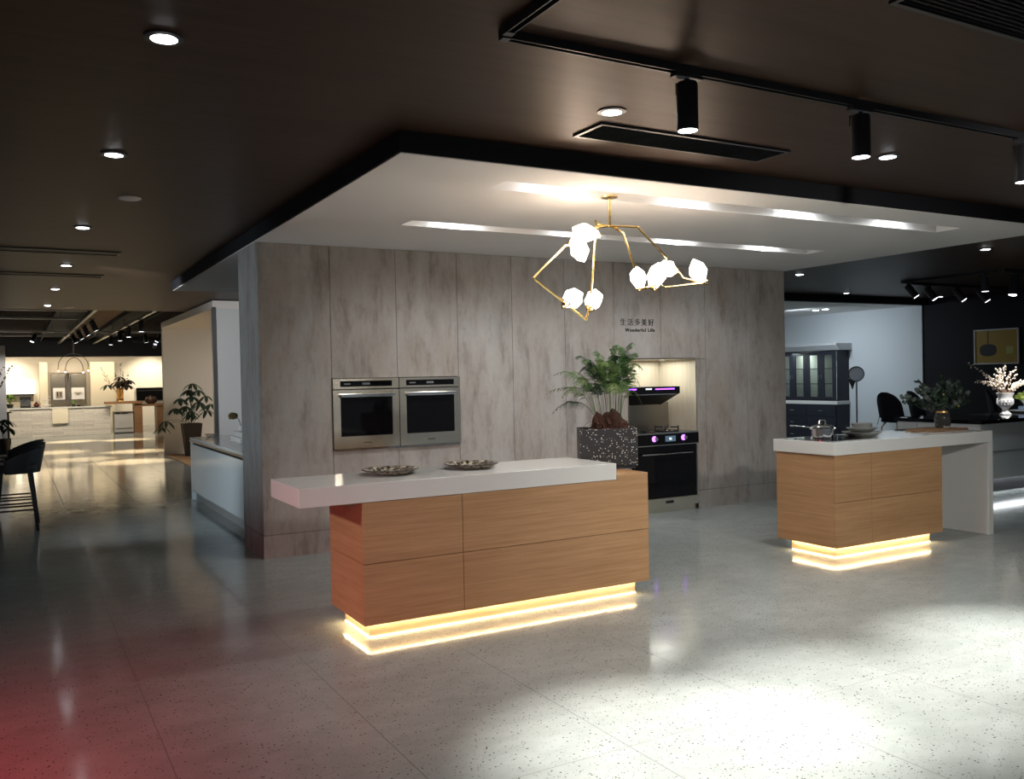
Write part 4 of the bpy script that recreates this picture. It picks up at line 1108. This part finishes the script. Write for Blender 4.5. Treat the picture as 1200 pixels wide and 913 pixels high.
t = thing('glass_dish', 'small clear glass dish at the far corner of the low cabinet', 'dish', (.40, 4.30, .8005))
B().lathe([(0, 0), (.05, 0), (.085, .035), (.081, .035), (.048, .006), (0, .006)], (0, 0, 0), 24).build('bowl', PANE, t, local=True, smooth=True)
B().lathe([(.0795, .0352), (.0875, .0352), (.087, .039), (.080, .039)], (0, 0, 0), 24).build('rim', CHROME, t, local=True, smooth=True)

# potted schefflera
PP = Vector((1.335, 11.43, .0155))
pt = thing('potted_schefflera', 'umbrella plant in a tall tapering dark pot inside the white booth', 'potted plant', PP)
def sq(r, z): return [(-r, -r, z), (r, -r, z), (r, r, z), (-r, r, z)]
b = B(); A = [b.bm.verts.new(p) for p in sq(.12, 0)]; C_ = [b.bm.verts.new(p) for p in sq(.185, .66)]; D_ = [b.bm.verts.new(p) for p in sq(.165, .66)]; E_ = [b.bm.verts.new(p) for p in sq(.16, .60)]
b.bm.faces.new(A[::-1])
for q, w in ((A, C_), (C_, D_), (D_, E_)):
    for i in range(4): b.bm.faces.new((q[i], q[(i + 1) % 4], w[(i + 1) % 4], w[i]))
b.bm.faces.new(E_); b.build('pot', POTM, pt, local=True)
B().box(-.158, -.158, .601, .158, .158, .63).build('soil', SOIL, pt, local=True)
def umbrella(parent, c, r, seed, m=LEAFD, n=8, stem_from=(0, 0, .62)):
    rnd = random.Random(seed); b = B(); c = Vector(c)
    sf = Vector(stem_from)
    b.tube([sf, (sf + c) / 2 + Vector((0, 0, .05)), c], .006, 6, .003)
    a0 = rnd.uniform(0, PI)
    for k in range(n):
        a = a0 + 2 * PI * k / n; L = r * rnd.uniform(.8, 1.15)
        d = Vector((math.cos(a), math.sin(a), -.22)); s_ = Vector((-math.sin(a), math.cos(a), 0))
        P = lambda t: c + d * L * t - Vector((0, 0, .55 * L * t * t))
        ts = (.12, .35, .6, .82, 1.0); ws = (.03, .13, .17, .12, .005)
        for (t0, w0), (t1, w1) in zip(zip(ts, ws), list(zip(ts, ws))[1:]):
            b.poly([P(t0) - s_ * w0 * L, P(t0) + s_ * w0 * L, P(t1) + s_ * w1 * L, P(t1) - s_ * w1 * L])
    return b.build('leaf_cluster', m, parent, local=True)
B().tube([(0, 0, .6), (.01, 0, .9), (-.01, .01, 1.2), (.03, 0, 1.45)], .012, 8, .006).build('trunk', STEM, pt, local=True, smooth=True)
for i, (a, dd, z) in enumerate(((.04, 0, 1.48), (-.08, .1, 1.35), (.16, 0, 1.34), (.30, .05, 1.22), (-.22, 0, 1.18), (.05, -.1, 1.22), (.40, 0, 1.05), (.22, -.1, 1.06), (-.12, 0, 1.02), (.10, .15, 1.10), (-.30, -.05, .98), (.30, .1, .92), (.02, -.1, .92), (-.05, .1, .85))):
    umbrella(pt, RX * a + RD * dd + Vector((0, 0, z)), .20, 60 + i, stem_from=(0, 0, max(.62, z - .35)))
umbrella(pt, RX * -.52 + Vector((0, 0, .72)), .21, 90, stem_from=(-.02, 0, .66))
umbrella(pt, RX * -.62 + Vector((0, -.1, .60)), .17, 91, stem_from=(-.1, 0, .70))

# ------------------------------------------------------------------ bar stools at the left edge
st = thing('bar_stool', 'nearest black low-back bar stool at the left edge', 'stool', (0, 0, 0), 'black bar stools in a row')
def rr(w, d, r, n=6):
    pts = []
    for (cx_, cy_, a0) in ((w - r, d - r, 0), (-w + r, d - r, 90), (-w + r, -d + r, 180), (w - r, -d + r, 270)):
        for k in range(n + 1):
            a = R(a0 + 90 * k / n); pts.append((cx_ + r * math.cos(a), cy_ + r * math.sin(a)))
    return pts
B().prism(rr(.21, .215, .09), 'z', .615, .70).build('seat', LEATHER, st, smooth=True, bev=.018, bseg=3)
bm = B(); NA, NZ_ = 22, 6; grid = []
for sgn in (0, 1):
    g_ = []
    for i in range(NZ_ + 1):
        row = []
        for k in range(NA + 1):
            a = R(-112 + 224 * k / NA); u = i / NZ_
            top =   .70 + .17 * max(0., math.cos(a * .72)) ** .9
            z = .60 + (top - .60) * u
            rad = .215 + .055 * u * max(0, math.cos(a)) + (.0 if sgn == 0 else .026)
            row.append(bm.bm.verts.new((rad * math.cos(a), rad * math.sin(a) * .98, z)))
        g_.append(row)
    grid.append(g_)
for g_ in grid:
    for i in range(NZ_):
        for k in range(NA): bm.bm.faces.new((g_[i][k], g_[i][k + 1], g_[i + 1][k + 1], g_[i + 1][k]))
A, C_ = grid
for i in range(NZ_):
    bm.bm.faces.new((A[i][0], A[i + 1][0], C_[i + 1][0], C_[i][0])); bm.bm.faces.new((A[i][NA], C_[i][NA], C_[i + 1][NA], A[i + 1][NA]))
for k in range(NA):
    bm.bm.faces.new((A[0][k], C_[0][k], C_[0][k + 1], A[0][k + 1])); bm.bm.faces.new((A[NZ_][k], A[NZ_][k + 1], C_[NZ_][k + 1], C_[NZ_][k]))
bm.build('backrest', LEATHER, st, smooth=True)
for sx in (-1, 1):
    for sy in (-1, 1):
        B().tube([(sx * .135, sy * .15, .62), (sx * .17, sy * .18, .30), (sx * .20, sy * .205, 0)], .019, 10, .013).build('leg', BLACK, st, smooth=True)
b = B()
for sy in (-1, 1): b.cyl((-.175, sy * .187, .22), (.175, sy * .187, .22), .009, seg=8)
b.cyl((-.165, -.18, .30), (-.165, .18, .30), .009, seg=8); b.cyl((.165, -.18, .30), (.165, .18, .30), .009, seg=8)
b.build('footrest', BLACK, st, smooth=True)
index_kids()
for k, (y, l) in enumerate(((3.72, 'second black low-back bar stool behind the nearest at the left edge'), (4.34, 'farthest black low-back bar stool of the left row'))):
    o = copy_tree(st); o.location = (-1.80, y, 0); o['label'] = l
st.location = (-1.82, 3.1, 0)

# bar counter end just at the left edge
dk = thing('plant_stand', 'dark slim pedestal with a leafy plant at the left edge behind the stools', 'plant stand', (-2.02, 19.4, 0))
B().box(-2.14, 19.3, 0, -1.90, 19.55, .04).build('foot', BLACK, dk)
B().box(-2.11, 19.33, .04, -1.93, 19.52, .80).build('column', BLACK, dk)
B().box(-2.16, 19.28, .80, -1.88, 19.57, .83).build('top', BLACK, dk)
ap = thing('dark_leafy_plant', 'dark broad-leaved plant low at the left edge above the stools', 'plant', (-2.02, 15.0, 0))
B().lathe([(0, 0), (.10, 0), (.14, .35), (.12, .35), (.10, .02), (0, .02)], (0, 0, 0), 20).build('pot', POTM, ap, local=True, smooth=True)
for i, (a, z) in enumerate(((-.05, .66), (.10, .60), (.02, .78), (-.12, .74))):
    umbrella(ap, RX * a + Vector((0, 0, z)), .22, 130 + i, n=6, stem_from=(0, 0, .2))

# ------------------------------------------------------------------ far kitchen
FK = thing('brick_counter', 'long white stone-faced counter across the far kitchen', 'counter', (-.6, 22.2, 0))
B().box(-1.93, 22.0, 0, .74, 22.65, .82).build('stone_front', BRICK, FK)
B().box(-2.0, 21.96, .8205, .78, 22.70, .862).build('worktop', QUARTZ, FK)
B().box(-.84, 21.93, .38, -.42, 21.999, .815).build('cream_panel', CREAM, FK)
tb = thing('wooden_table', 'raised walnut table end joining the right of the stone counter', 'table', (1.1, 22, 0))
B().box(.60, 21.7, .905, 1.62, 22.4, .975).build('tabletop', WOOD_D, tb)
B().box(1.40, 21.75, 0, 1.62, 22.35, .9045).build('leg', WOOD_D, tb)
tb2 = thing('wooden_side_table', 'lower walnut table continuing right behind the white booth edge', 'table', (2.2, 22.6, 0))
B().box(1.63, 22.3, .80, 3.4, 23.0, .865).build('tabletop', WOOD_D, tb2)
B().box(2.12, 22.35, 0, 2.30, 22.95, .7995).build('leg', WOOD_D, tb2)
B().box(3.2, 22.35, 0, 3.38, 22.95, .7995).build('leg', WOOD_D, tb2)
dw = thing('dishwasher', 'small gray freestanding dishwasher under the far wooden table', 'appliance', (1.1, 22.2, 0))
B().box(.84, 21.95, .03, 1.38, 22.4, .66).build('body', mat('gray_appliance', (.40, .39, .38), .35), dw)
B().box(.86, 21.93, .60, 1.0, 21.9495, .635).box(1.05, 21.93, .60, 1.22, 21.9495, .625).build('control_strip', BLACK, dw)
B().box(.85, 21.93, .16, 1.37, 21.9495, .585).build('door', mat('gray_appliance_door', (.44, .43, .42), .3), dw)
B().box(.86, 21.97, 0, 1.36, 22.38, .0295).build('feet', BLACK, dw)

YK = 26.88
def on_wall(x0, x1, z0, z1, d=.06, name='x', m=WHITE, y=None): return B().box(x0, (y or YK) - d, z0, x1, (y or YK), z1)
# tall panels
for (x0, x1, l) in ((-1.05, -.80, 'narrow cream wall cabinet left of the far fridges'), (.50, 1.28, 'tall cream cabinet right of the far fridges')):
    t = thing('tall_cabinet', l, 'cabinet', ((x0 + x1) / 2, YK, 0))
    B().box(x0, YK - .55, 0, x1, YK - .021, 2.30).build('body', CREAM, t)
    B().box(x0 + .01, YK - .57, .08, x1 - .01, YK - .5505, 2.28).build('door', CREAM, t)
for (x0, x1, l, k) in ((-.70, -.24, 'left steel fridge with water dispenser in the far kitchen', 0), (-.14, .36, 'right steel fridge with lit niche in the far kitchen', 1)):
    t = thing('fridge', l, 'fridge', ((x0 + x1) / 2, YK - .3, 0), 'far steel fridges')
    B().box(x0, YK - .50, .05, x1, YK - .021, 1.90).build('body', STEEL, t)
    B().box(x0 + .005, YK - .54, .9, x1 - .005, YK - .5005, 1.895).build('upper_door', STEEL, t)
    B().box(x0 + .005, YK - .54, .08, x1 - .005, YK - .5005, .89).build('lower_door', STEEL, t)
    dsp = B().box(x0 + .05, YK - .56, 1.02, x1 - .05, YK - .5405, 1.42).build('dispenser', CERAMW, t)
    if k == 0:
        B().box(x0 + .13, YK - .575, 1.08, x1 - .13, YK - .5605, 1.30).build('dispenser_opening', GRAYPANEL, dsp)
        B().cyl((x0 + .18, YK - .585, 1.13), (x0 + .18, YK - .585, 1.28), .015, seg=8).cyl((x1 - .18, YK - .585, 1.13), (x1 - .18, YK - .585, 1.28), .015, seg=8).build('taps', BLACK, dsp)
    else:
        B().hull([(x0 + .12, YK - .561, 1.27), (x1 - .12, YK - .561, 1.27), ((x0 + x1) / 2, YK - .561, 1.17), (x0 + .14, YK - .60, 1.25), (x1 - .14, YK - .60, 1.25), ((x0 + x1) / 2, YK - .60, 1.19)]).build('pointed_bowl', GRAYPANEL, dsp)
    B().cyl((x1 - .03 if k == 0 else x0 + .03, YK - .57, 1.0), (x1 - .03 if k == 0 else x0 + .03, YK - .57, 1.85), .012, seg=8).build('handle', CHROME, t)
fp = thing('fridge_surround', 'dark taupe alcove framing the two far fridges', 'cabinet', (-.2, YK, 0))
B().box(-.79, YK - .45, 0, -.71, YK - .021, 1.92).build('side_panel', GRAYPANEL, fp); B().box(.37, YK - .45, 0, .49, YK - .021, 1.92).build('side_panel', GRAYPANEL, fp)
B().box(-.79, YK - .45, 1.92, .49, YK - .021, 1.96).build('top_panel', GRAYPANEL, fp)
# left window of light + hood
wp = thing('lit_backsplash', 'bright white lit backsplash panel at the left of the far kitchen', 'light panel', (-1.6, YK, 1.4))
B().box(-3.0, YK - .05, 1.25, -1.18, YK - .001, 1.66).build('panel', mat('glowing_backsplash', (.9, .88, .82), .5, emit=(1, .93, .80), es=1.6), wp)
B().box(-3.0, YK - .04, .8205, -1.18, YK - .001, 1.2495).build('tiles', CREAM, wp)
hk = thing('wall_hood', 'black strip hood with grey underside at the far left kitchen wall', 'range hood', (-1.7, YK, 1.1))
B().box(-2.6, YK - .36, 1.18, -1.22, YK - .051, 1.235).build('front_rail', BLACK, hk)
B().prism([(YK - .34, 1.18), (YK - .051, 1.18), (YK - .051, .98), (YK - .1, .98)], 'x', -2.55, -1.24).build('underside', mat('taupe_glass', (.22, .18, .14), .25), hk)
kc = thing('back_counter', 'white counter run against the far kitchen back wall', 'counter', (-1.7, YK - .3, 0))
B().box(-3.4, YK - .60, 0, -1.06, YK - .021, .78).build('body', CREAM, kc)
B().box(-3.4, YK - .63, .7805, -1.06, YK - .021, .82).build('worktop', QUARTZ, kc)
# worktop things on the brick counter (z .863)
Z = .8625
t = thing('coffee_machine', 'black and steel coffee machine on the far stone counter', 'appliance', (-1.52, 22.25, Z))
B().box(-1.66, 22.15, Z, -1.38, 22.4, Z + .06).build('drip_base', BLACK, t)
B().box(-1.66, 22.3, Z + .06, -1.38, 22.4, Z + .30).build('body', STEEL, t)
B().box(-1.67, 22.12, Z + .24, -1.37, 22.3, Z + .33).build('head', BLACK, t)
B().cyl((-1.58, 22.2, Z + .18), (-1.58, 22.2, Z + .24), .02, seg=8).cyl((-1.46, 22.2, Z + .18), (-1.46, 22.2, Z + .24), .02, seg=8).cyl((-1.58, 22.2, Z + .19), (-1.62, 22.05, Z + .17), .008, seg=6).build('spouts', CHROME, t)
t = thing('teapot', 'dark red pot on a black tray on the far stone counter', 'pot', (-1.24, 22.2, Z))
B().box(-1.36, 22.1, Z, -1.12, 22.3, Z + .02).build('tray', BLACK, t)
B().lathe([(0, .02), (.05, .02), (.075, .05), (.07, .10), (.035, .13), (.035, .15), (.01, .17), (0, .17)], (-1.24, 22.2, Z), 18).build('pot', REDC, t, smooth=True)
B().tube([(-1.24 + .07, 22.2, Z + .11), (-1.24 + .12, 22.2, Z + .10), (-1.24 + .07, 22.2, Z + .05)], .008, 6).build('handle', BLACK, t)
t = thing('tiered_stand', 'pale two-tier serving stand on the far stone counter', 'stand', (-.97, 22.3, Z))
B().cyl((-.97, 22.3, Z), (-.97, 22.3, Z + .28), .008, seg=8).build('post', CERAMW, t)
for z, r in ((.0, .07), (.05, .13), (.20, .10)): B().lathe([(0, 0), (r * .8, 0), (r, .015), (r, .02), (r * .8, .008), (0, .008)], (-.97, 22.3, Z + z), 20).build('tier', CERAMW, t, smooth=True)
B().tube([(-.97, 22.3, Z + .28), (-.94, 22.3, Z + .31), (-.86, 22.3, Z + .31)], .006, 6).build('handle', CERAMW, t)
t = thing('small_cactus', 'tiny green plant in a dark pot beside the black tray on the far counter', 'plant', (-.25, 22.3, Z))
B().lathe([(0, 0), (.045, 0), (.055, .06), (.045, .06), (0, .05)], (-.25, 22.3, Z), 16).build('pot', BLACK, t, smooth=True)
b = B()
for k in range(12):
    a = k * 2.4; b.poly([Vector((-.25, 22.3, Z + .05)) + Vector((math.cos(a) * .02, math.sin(a) * .02, 0)), Vector((-.25 + math.cos(a + .5) * .04, 22.3 + math.sin(a + .5) * .04, Z + .12)), Vector((-.25 + math.cos(a) * .05, 22.3 + math.sin(a) * .05, Z + .20))])
b.build('leaves', mat('fresh_green', (.10, .25, .04), .5), t)
t = thing('serving_tray', 'flat black tray with small dishes on the far stone counter', 'tray', (-.08, 22.3, Z))
B().box(-.18, 22.2, Z, .06, 22.4, Z + .012).build('tray', BLACK, t)
B().lathe([(0, .012), (.03, .012), (.05, .035), (.045, .035), (0, .018)], (-.10, 22.3, Z), 16).build('dish', BLACK, t, smooth=True)
t = thing('leafy_plant', 'bright green leafy plant at the left end of the far stone counter', 'plant', (-1.92, 22.3, Z))
B().lathe([(0, 0), (.07, 0), (.09, .12), (.08, .12), (0, .10)], (0, 0, 0), 18).build('pot', BLACK, t, local=True, smooth=True)
GR = mat('yellow_green_leaf', (.16, .26, .05), .5)
for i in range(9):
    umbrella(t, (random.uniform(-.12, .10), random.uniform(-.1, .1), random.uniform(.22, .46)), .13, 150 + i, GR, 7, (0, 0, .1))
# vase with branches on the wooden table
VT = Vector((1.02, 22.0, .9755))
t = thing('amber_vase', 'tall amber glass vase on the far walnut table', 'vase', VT)
B().lathe([(0, 0), (.09, 0), (.10, .02), (.10, .42), (.095, .42), (.092, .03), (0, .03)], (0, 0, 0), 24).build('glass', AMBER, t, local=True, smooth=True)
B().lathe([(0, .031), (.0915, .031), (.0915, .10), (0, .10)], (0, 0, 0), 20).build('amber_water', mat('amber_liquid', (.28, .09, .02), .1), t, local=True, smooth=True)
t = thing('dark_branches', 'dark dried branches and leaves in the far amber vase', 'branches', VT); t.scale = (1.25, 1.25, 1.1)
for i, (a, z) in enumerate(((-.46, .95), (-.42, .80), (-.36, .62), (.04, 1.05), (-.1, .78), (.1, .80), (.24, .80), (.30, .55))):
    spray(t, RX * a + Vector((0, 0, z)), (0, 0, .08), POTM if i > 2 else STEM, 1, 8, .05 if i > 3 else .018, .02, 170 + i, 'branch', asp=.5)
for i in range(7):
    umbrella(t, RX * random.uniform(-.14, .22) + Vector((0, random.uniform(-.1, .1), random.uniform(.46, .74))), .20, 190 + i, POTM, 7, (0, 0, .12))
b = umbrella(t, RX * -.30 + Vector((0, -.05, .48)), .22, 199, LEAFD, 4, (0, 0, .15))
# framed dark panel with round pot at the right
t = thing('wall_oven_panel', 'long black built-in appliance on the far right kitchen wall', 'oven', (2.6, YK, 1.1))
B().box(2.02, YK - .10, .90, 3.2, YK - .001, 1.36).build('body', GLASSB, t)
B().box(2.06, YK - .115, 1.24, 3.16, YK - .1005, 1.27).build('steel_bar', CHROME, t)
B().box(2.02, YK - .112, 1.335, 3.2, YK - .1005, 1.362).build('top_trim', CHROME, t)
t = thing('round_pot', 'round brown lidded pot on the far right walnut table', 'pot', (1.98, 22.6, .8655))
B().lathe([(0, 0), (.10, 0), (.17, .06), (.19, .14), (.17, .15), (0, .16)], (0, 0, 0), 24).build('pot', BRONZE, t, local=True, smooth=True)
B().lathe([(0, .1505), (.17, .1505), (.15, .20), (.05, .24), (.02, .27), (0, .27)], (0, 0, 0), 24).build('lid', BRONZE, t, local=True, smooth=True)
t = thing('yellow_flower', 'small yellow flower pot at the far booth edge', 'plant', (2.42, 22.6, .8655))
B().lathe([(0, 0), (.04, 0), (.055, .09), (.045, .09), (0, .08)], (0, 0, 0), 16).build('pot', STEM, t, local=True, smooth=True)
blob('flower_head', (0, 0, .14), (.07, .07, .06), CABB, t, 31, n=2, amp=.5)

# arched cable lamp above the far counter
al = thing('arched_lamp', 'thin black arched cable lamp hanging above the far stone counter', 'lamp', (-.1, 22.3, 3.05))
def arch(x0, x1, zt, z0, z1, y):
    pts = []
    for k in range(17):
        a = PI * k / 16; pts.append(((x0 + x1) / 2 - (x1 - x0) / 2 * math.cos(a), y, zt - .36 + .36 * math.sin(a)))
    return [(x0, y, z0)] + pts + [(x1, y, z1)]
for (x0, x1, zt, z0, z1, y) in ((-.44, .04, 2.33, 2.02, 2.0, 22.3), (-.62, .20, 2.46, 2.06, 2.06, 22.55)):
    a_ = B().tube(arch(x0, x1, zt, z0, z1, y), .010, 6).build('cable_arch', BLACK, al)
    for x, z in ((x0, z0), (x1, z1)):
        B().cyl((x, y, z - .10), (x, y, z), .022, seg=10).build('socket', GOLD, a_)
        B().lathe([(0, -.14), (.02, -.13), (.022, -.105), (0, -.10)], (x, y, z), 10).build('bulb', LENSDIM, a_, smooth=True)
B().cyl((-.2, 22.3, 2.33), (-.2, 22.3, 3.05), .005, seg=6).cyl((-.21, 22.55, 2.46), (-.21, 22.55, 3.05), .005, seg=6).build('suspension_wires', BLACK, al)
# blossom branch poking in at the left edge
t = thing('blossom_sprig', 'dark blossom sprig leaning in from the left edge before the far kitchen', 'branches', (-2.35, 18.0, 0))
B().lathe([(0, 0), (.12, 0), (.15, .5), (.09, .95), (.07, 1.0), (.065, 1.0), (.08, .9), (0, .05)], (0, 0, 0), 20).build('tall_vase', BLACK, t, local=True, smooth=True)
for i, (a, z) in enumerate(((.36, 1.98), (.30, 1.82), (.58, 2.0), (.42, 1.74), (.25, 2.1))):
    spray(t, RX * a + Vector((0, 0, z)), (0, 0, .9), (TWIGS, BLACK)[i % 2], 1, 10, .012, .022, 210 + i, 'sprig')

# ------------------------------------------------------------------ lights
def spotl(name, p, target, energy, size=60, blend=.8, col=(1, 1, 1), rad=.04):
    l = bpy.data.lights.new(name, 'SPOT'); l.energy = energy; l.spot_size = R(size); l.spot_blend = blend; l.color = col; l.shadow_soft_size = rad
    o = bpy.data.objects.new(name, l); COL.objects.link(o); o.location = p
    o.rotation_euler = (Vector(target) - Vector(p)).to_track_quat('-Z', 'Y').to_euler(); return o
def areal(name, p, target, energy, sx, sy, col=(1, 1, 1), spread=180):
    l = bpy.data.lights.new(name, 'AREA'); l.energy = energy; l.shape = 'RECTANGLE'; l.size = sx; l.size_y = sy; l.color = col; l.spread = R(spread)
    o = bpy.data.objects.new(name, l); COL.objects.link(o); o.location = p
    o.rotation_euler = (Vector(target) - Vector(p)).to_track_quat('-Z', 'Y').to_euler(); return o
COOL = (.86, .93, 1.0); NEUT = (1.0, .96, .90); WARM = (1.0, .80, .55); TEAL = (.72, .90, 1.0)
# near track spots -> pools on the floor
for x, e in ((.55, 680), (1.64, 540), (3.0, 600)):
    spotl('track_light', (x, -4.62, CZ - .31), (x - .03, -4.80, 0), e, 46, 1.0, NEUT)
# recessed downlights
for x, y, l in DL[:6]: spotl('downlight_lamp', (x, y, CZ - .02), (x, y, 0), 5, 120, 1.0, (.55, .85, .95))
for x, y, l in DL[6:8]: spotl('downlight_lamp', (x, y, CZ - .02), (x, y, 0), 75, 120, 1.0, (1.0, .98, .94))
for x, y, l in DL[8:10]: spotl('downlight_lamp', (x, y, CZ - .02), (x, y, 0), 40, 100, 1.0, TEAL)
for r_, y in enumerate((-2.75, -1.318)):
    for x in (1.27, 2.37, 3.48, 4.57):
        spotl('trough_lamp', (x, y, CZ - .06), (x, y + .3, 0) if r_ == 0 else (x, .1, .9), 24 if r_ == 0 else 44, 130 if r_ == 0 else 100, .9, (.96, .98, 1.0), .05)
areal('niche_lamp', (4.30, .33, NZ - .02), (4.30, .3301, 0), 4.2, .78, .46, (.98, .98, .88))
LEDL = (1.0, .72, .38)
for (p, sx_, sy_, e) in (((.92, -2.645, .084), 1.92,   .006, 2.6), ((-.048, -2.42, .084), .006, .44, .8), ((4.45, -2.645, .084), 1.18, .006, 2.1), ((3.852, -2.42, .084), .006, .44, .8)):
    areal('led_tape_lamp', p, (p[0], p[1] + .0001, 0), e, sx_, sy_, LEDL)
areal('counter_led_lamp', (10.5, -1.15, .17), (10.5, -1.1501, 0), 8, 4.9, .03, (.92, .97, 1))
# the red show light left of the view
spotl('red_lamp', (-3.3, -4.4, 1.2), (-1.9, -3.5, .0), 150, 85, 1.0, (1.0, .02, .05), .15)
# fill spots added behind the camera to brighten the island fronts
spotl('rear_fill_lamp', (-1.5, -7.6, CZ - .3), (.75, -2.7, .55), 125, 46, .8, NEUT, .12)
spotl('rear_fill_lamp', (2.6, -7.6, CZ - .3), (3.6, -2.7, .5), 330, 66, .8, NEUT, .12)
# white side room
areal('side_room_lamp', (11.2, 4.6, SZ - .06), (12.6, 4.6, 0), 30, .5, .5, (.80, .90, 1.0))
areal('side_room_lamp', (10.8, 8.6, SZ - .06), (10.8, 8.6, 0), 25, .5, .5, (.80, .90, 1.0))
areal('cabinet_lamp', (12.80, 5.9, 1.86), (12.84, 5.9, 0), 10.0, .2, 2.0, (.9, 1, .93))
spotl('counter_spot', (8.9, -1.6, CZ - .3), (9.25, -.74, 1.15), 150, 26, .8, NEUT)
spotl('counter_spot', (9.80, -.56, CZ - .45), (9.4, -.72, 1.05), 420, 40, .8, NEUT)
spotl('counter_spot', (10.9, .4, CZ - .3), (10.2, -2.2, 0), 40, 70, .9, TEAL)
# booth
areal('booth_lamp', (2.4, 9.5, SZ - .05), (2.2, 9.8, 0), 58, 1.2, 2.5, (1.0, .96, .90))
spotl('side_fill_lamp', (-2.9, .6, 1.15), (.16, 3.0, .62), 190, 55, .9, (.84, .93, 1.0), .1)  # unseen spot added to brighten the low cabinet front
spotl('side_fill_lamp', (-4.5, -.2, 1.9), (0, .4, 1.7), 200, 40, .9, (.72, .88, 1.0), .1)  # unseen cool spot added for the concrete block's left end
spotl('island_fill_lamp', (-4.2, -3.0, 2.2), (-.2, -2.4, .65), 200, 24, .9, (1, .86, .84), .1)  # unseen spot added to lift the island's left end
spotl('booth_fill_lamp', (-1.0, 3.0, CZ - .05), (1.9, 6.73, 1.7), 300, 52, .9, (.95, .96, 1.0), .1)  # added fill, brightens the near booth wall
# far kitchen
areal('far_kitchen_lamp', (-.8, 25.6, 2.42), (-.8, 26.6, 0), 60, 5.5, .5, (1.0, .82, .58))
areal('far_front_lamp', (-.6, 20.2, 2.95), (-.6, 22.4, .4), 150, 4.5, .6, (1.0, .86, .66))
spotl('far_wall_wash', (2.55, 25.7, 2.40), (2.5, 26.9, 1.55), 95, 90, .8, (1.0, .86, .62))
spotl('far_wall_wash', (-1.9, 25.9, 2.40), (-1.9, 26.9, 1.6), 45, 90, .8, (1.0, .88, .66))
for x, y, tx, ty, e in ((-.75, 11.8, -1.6, 9.7, 150), (.60, 11.6, .15, 11.0, 200), (.62, 14.2, .50, 13.8, 200), (-.74, 15.4, -1.0, 14.8, 170), (.62, 18.5, .8, 18.4, 220), (-.76, 18.4, -.5, 18.8, 220), (-.75, 12.6, -.6, 12.3, 110)):
    spotl('far_track_lamp', (x, y, 2.48), (tx, ty, 0), e * 6, 36, .9, (1.0, .69, .40))
spotl('far_left_lamp', (-1.3, 17.5, 2.6), (-2.2, 18.4, 1.4), 60, 70, .9, NEUT)

# world: faint ambience of the rest of the showroom
w = bpy.data.worlds.new('world'); scene.world = w; w.use_nodes = True
w.node_tree.nodes['Background'].inputs[0].default_value = (.55, .60, .66, 1); w.node_tree.nodes['Background'].inputs[1].default_value = .18

scene.view_settings.view_transform = 'Standard'; scene.view_settings.look = 'None'
scene.view_settings.gamma = 1; scene.view_settings.exposure = .55; scene.view_settings.use_curve_mapping = False
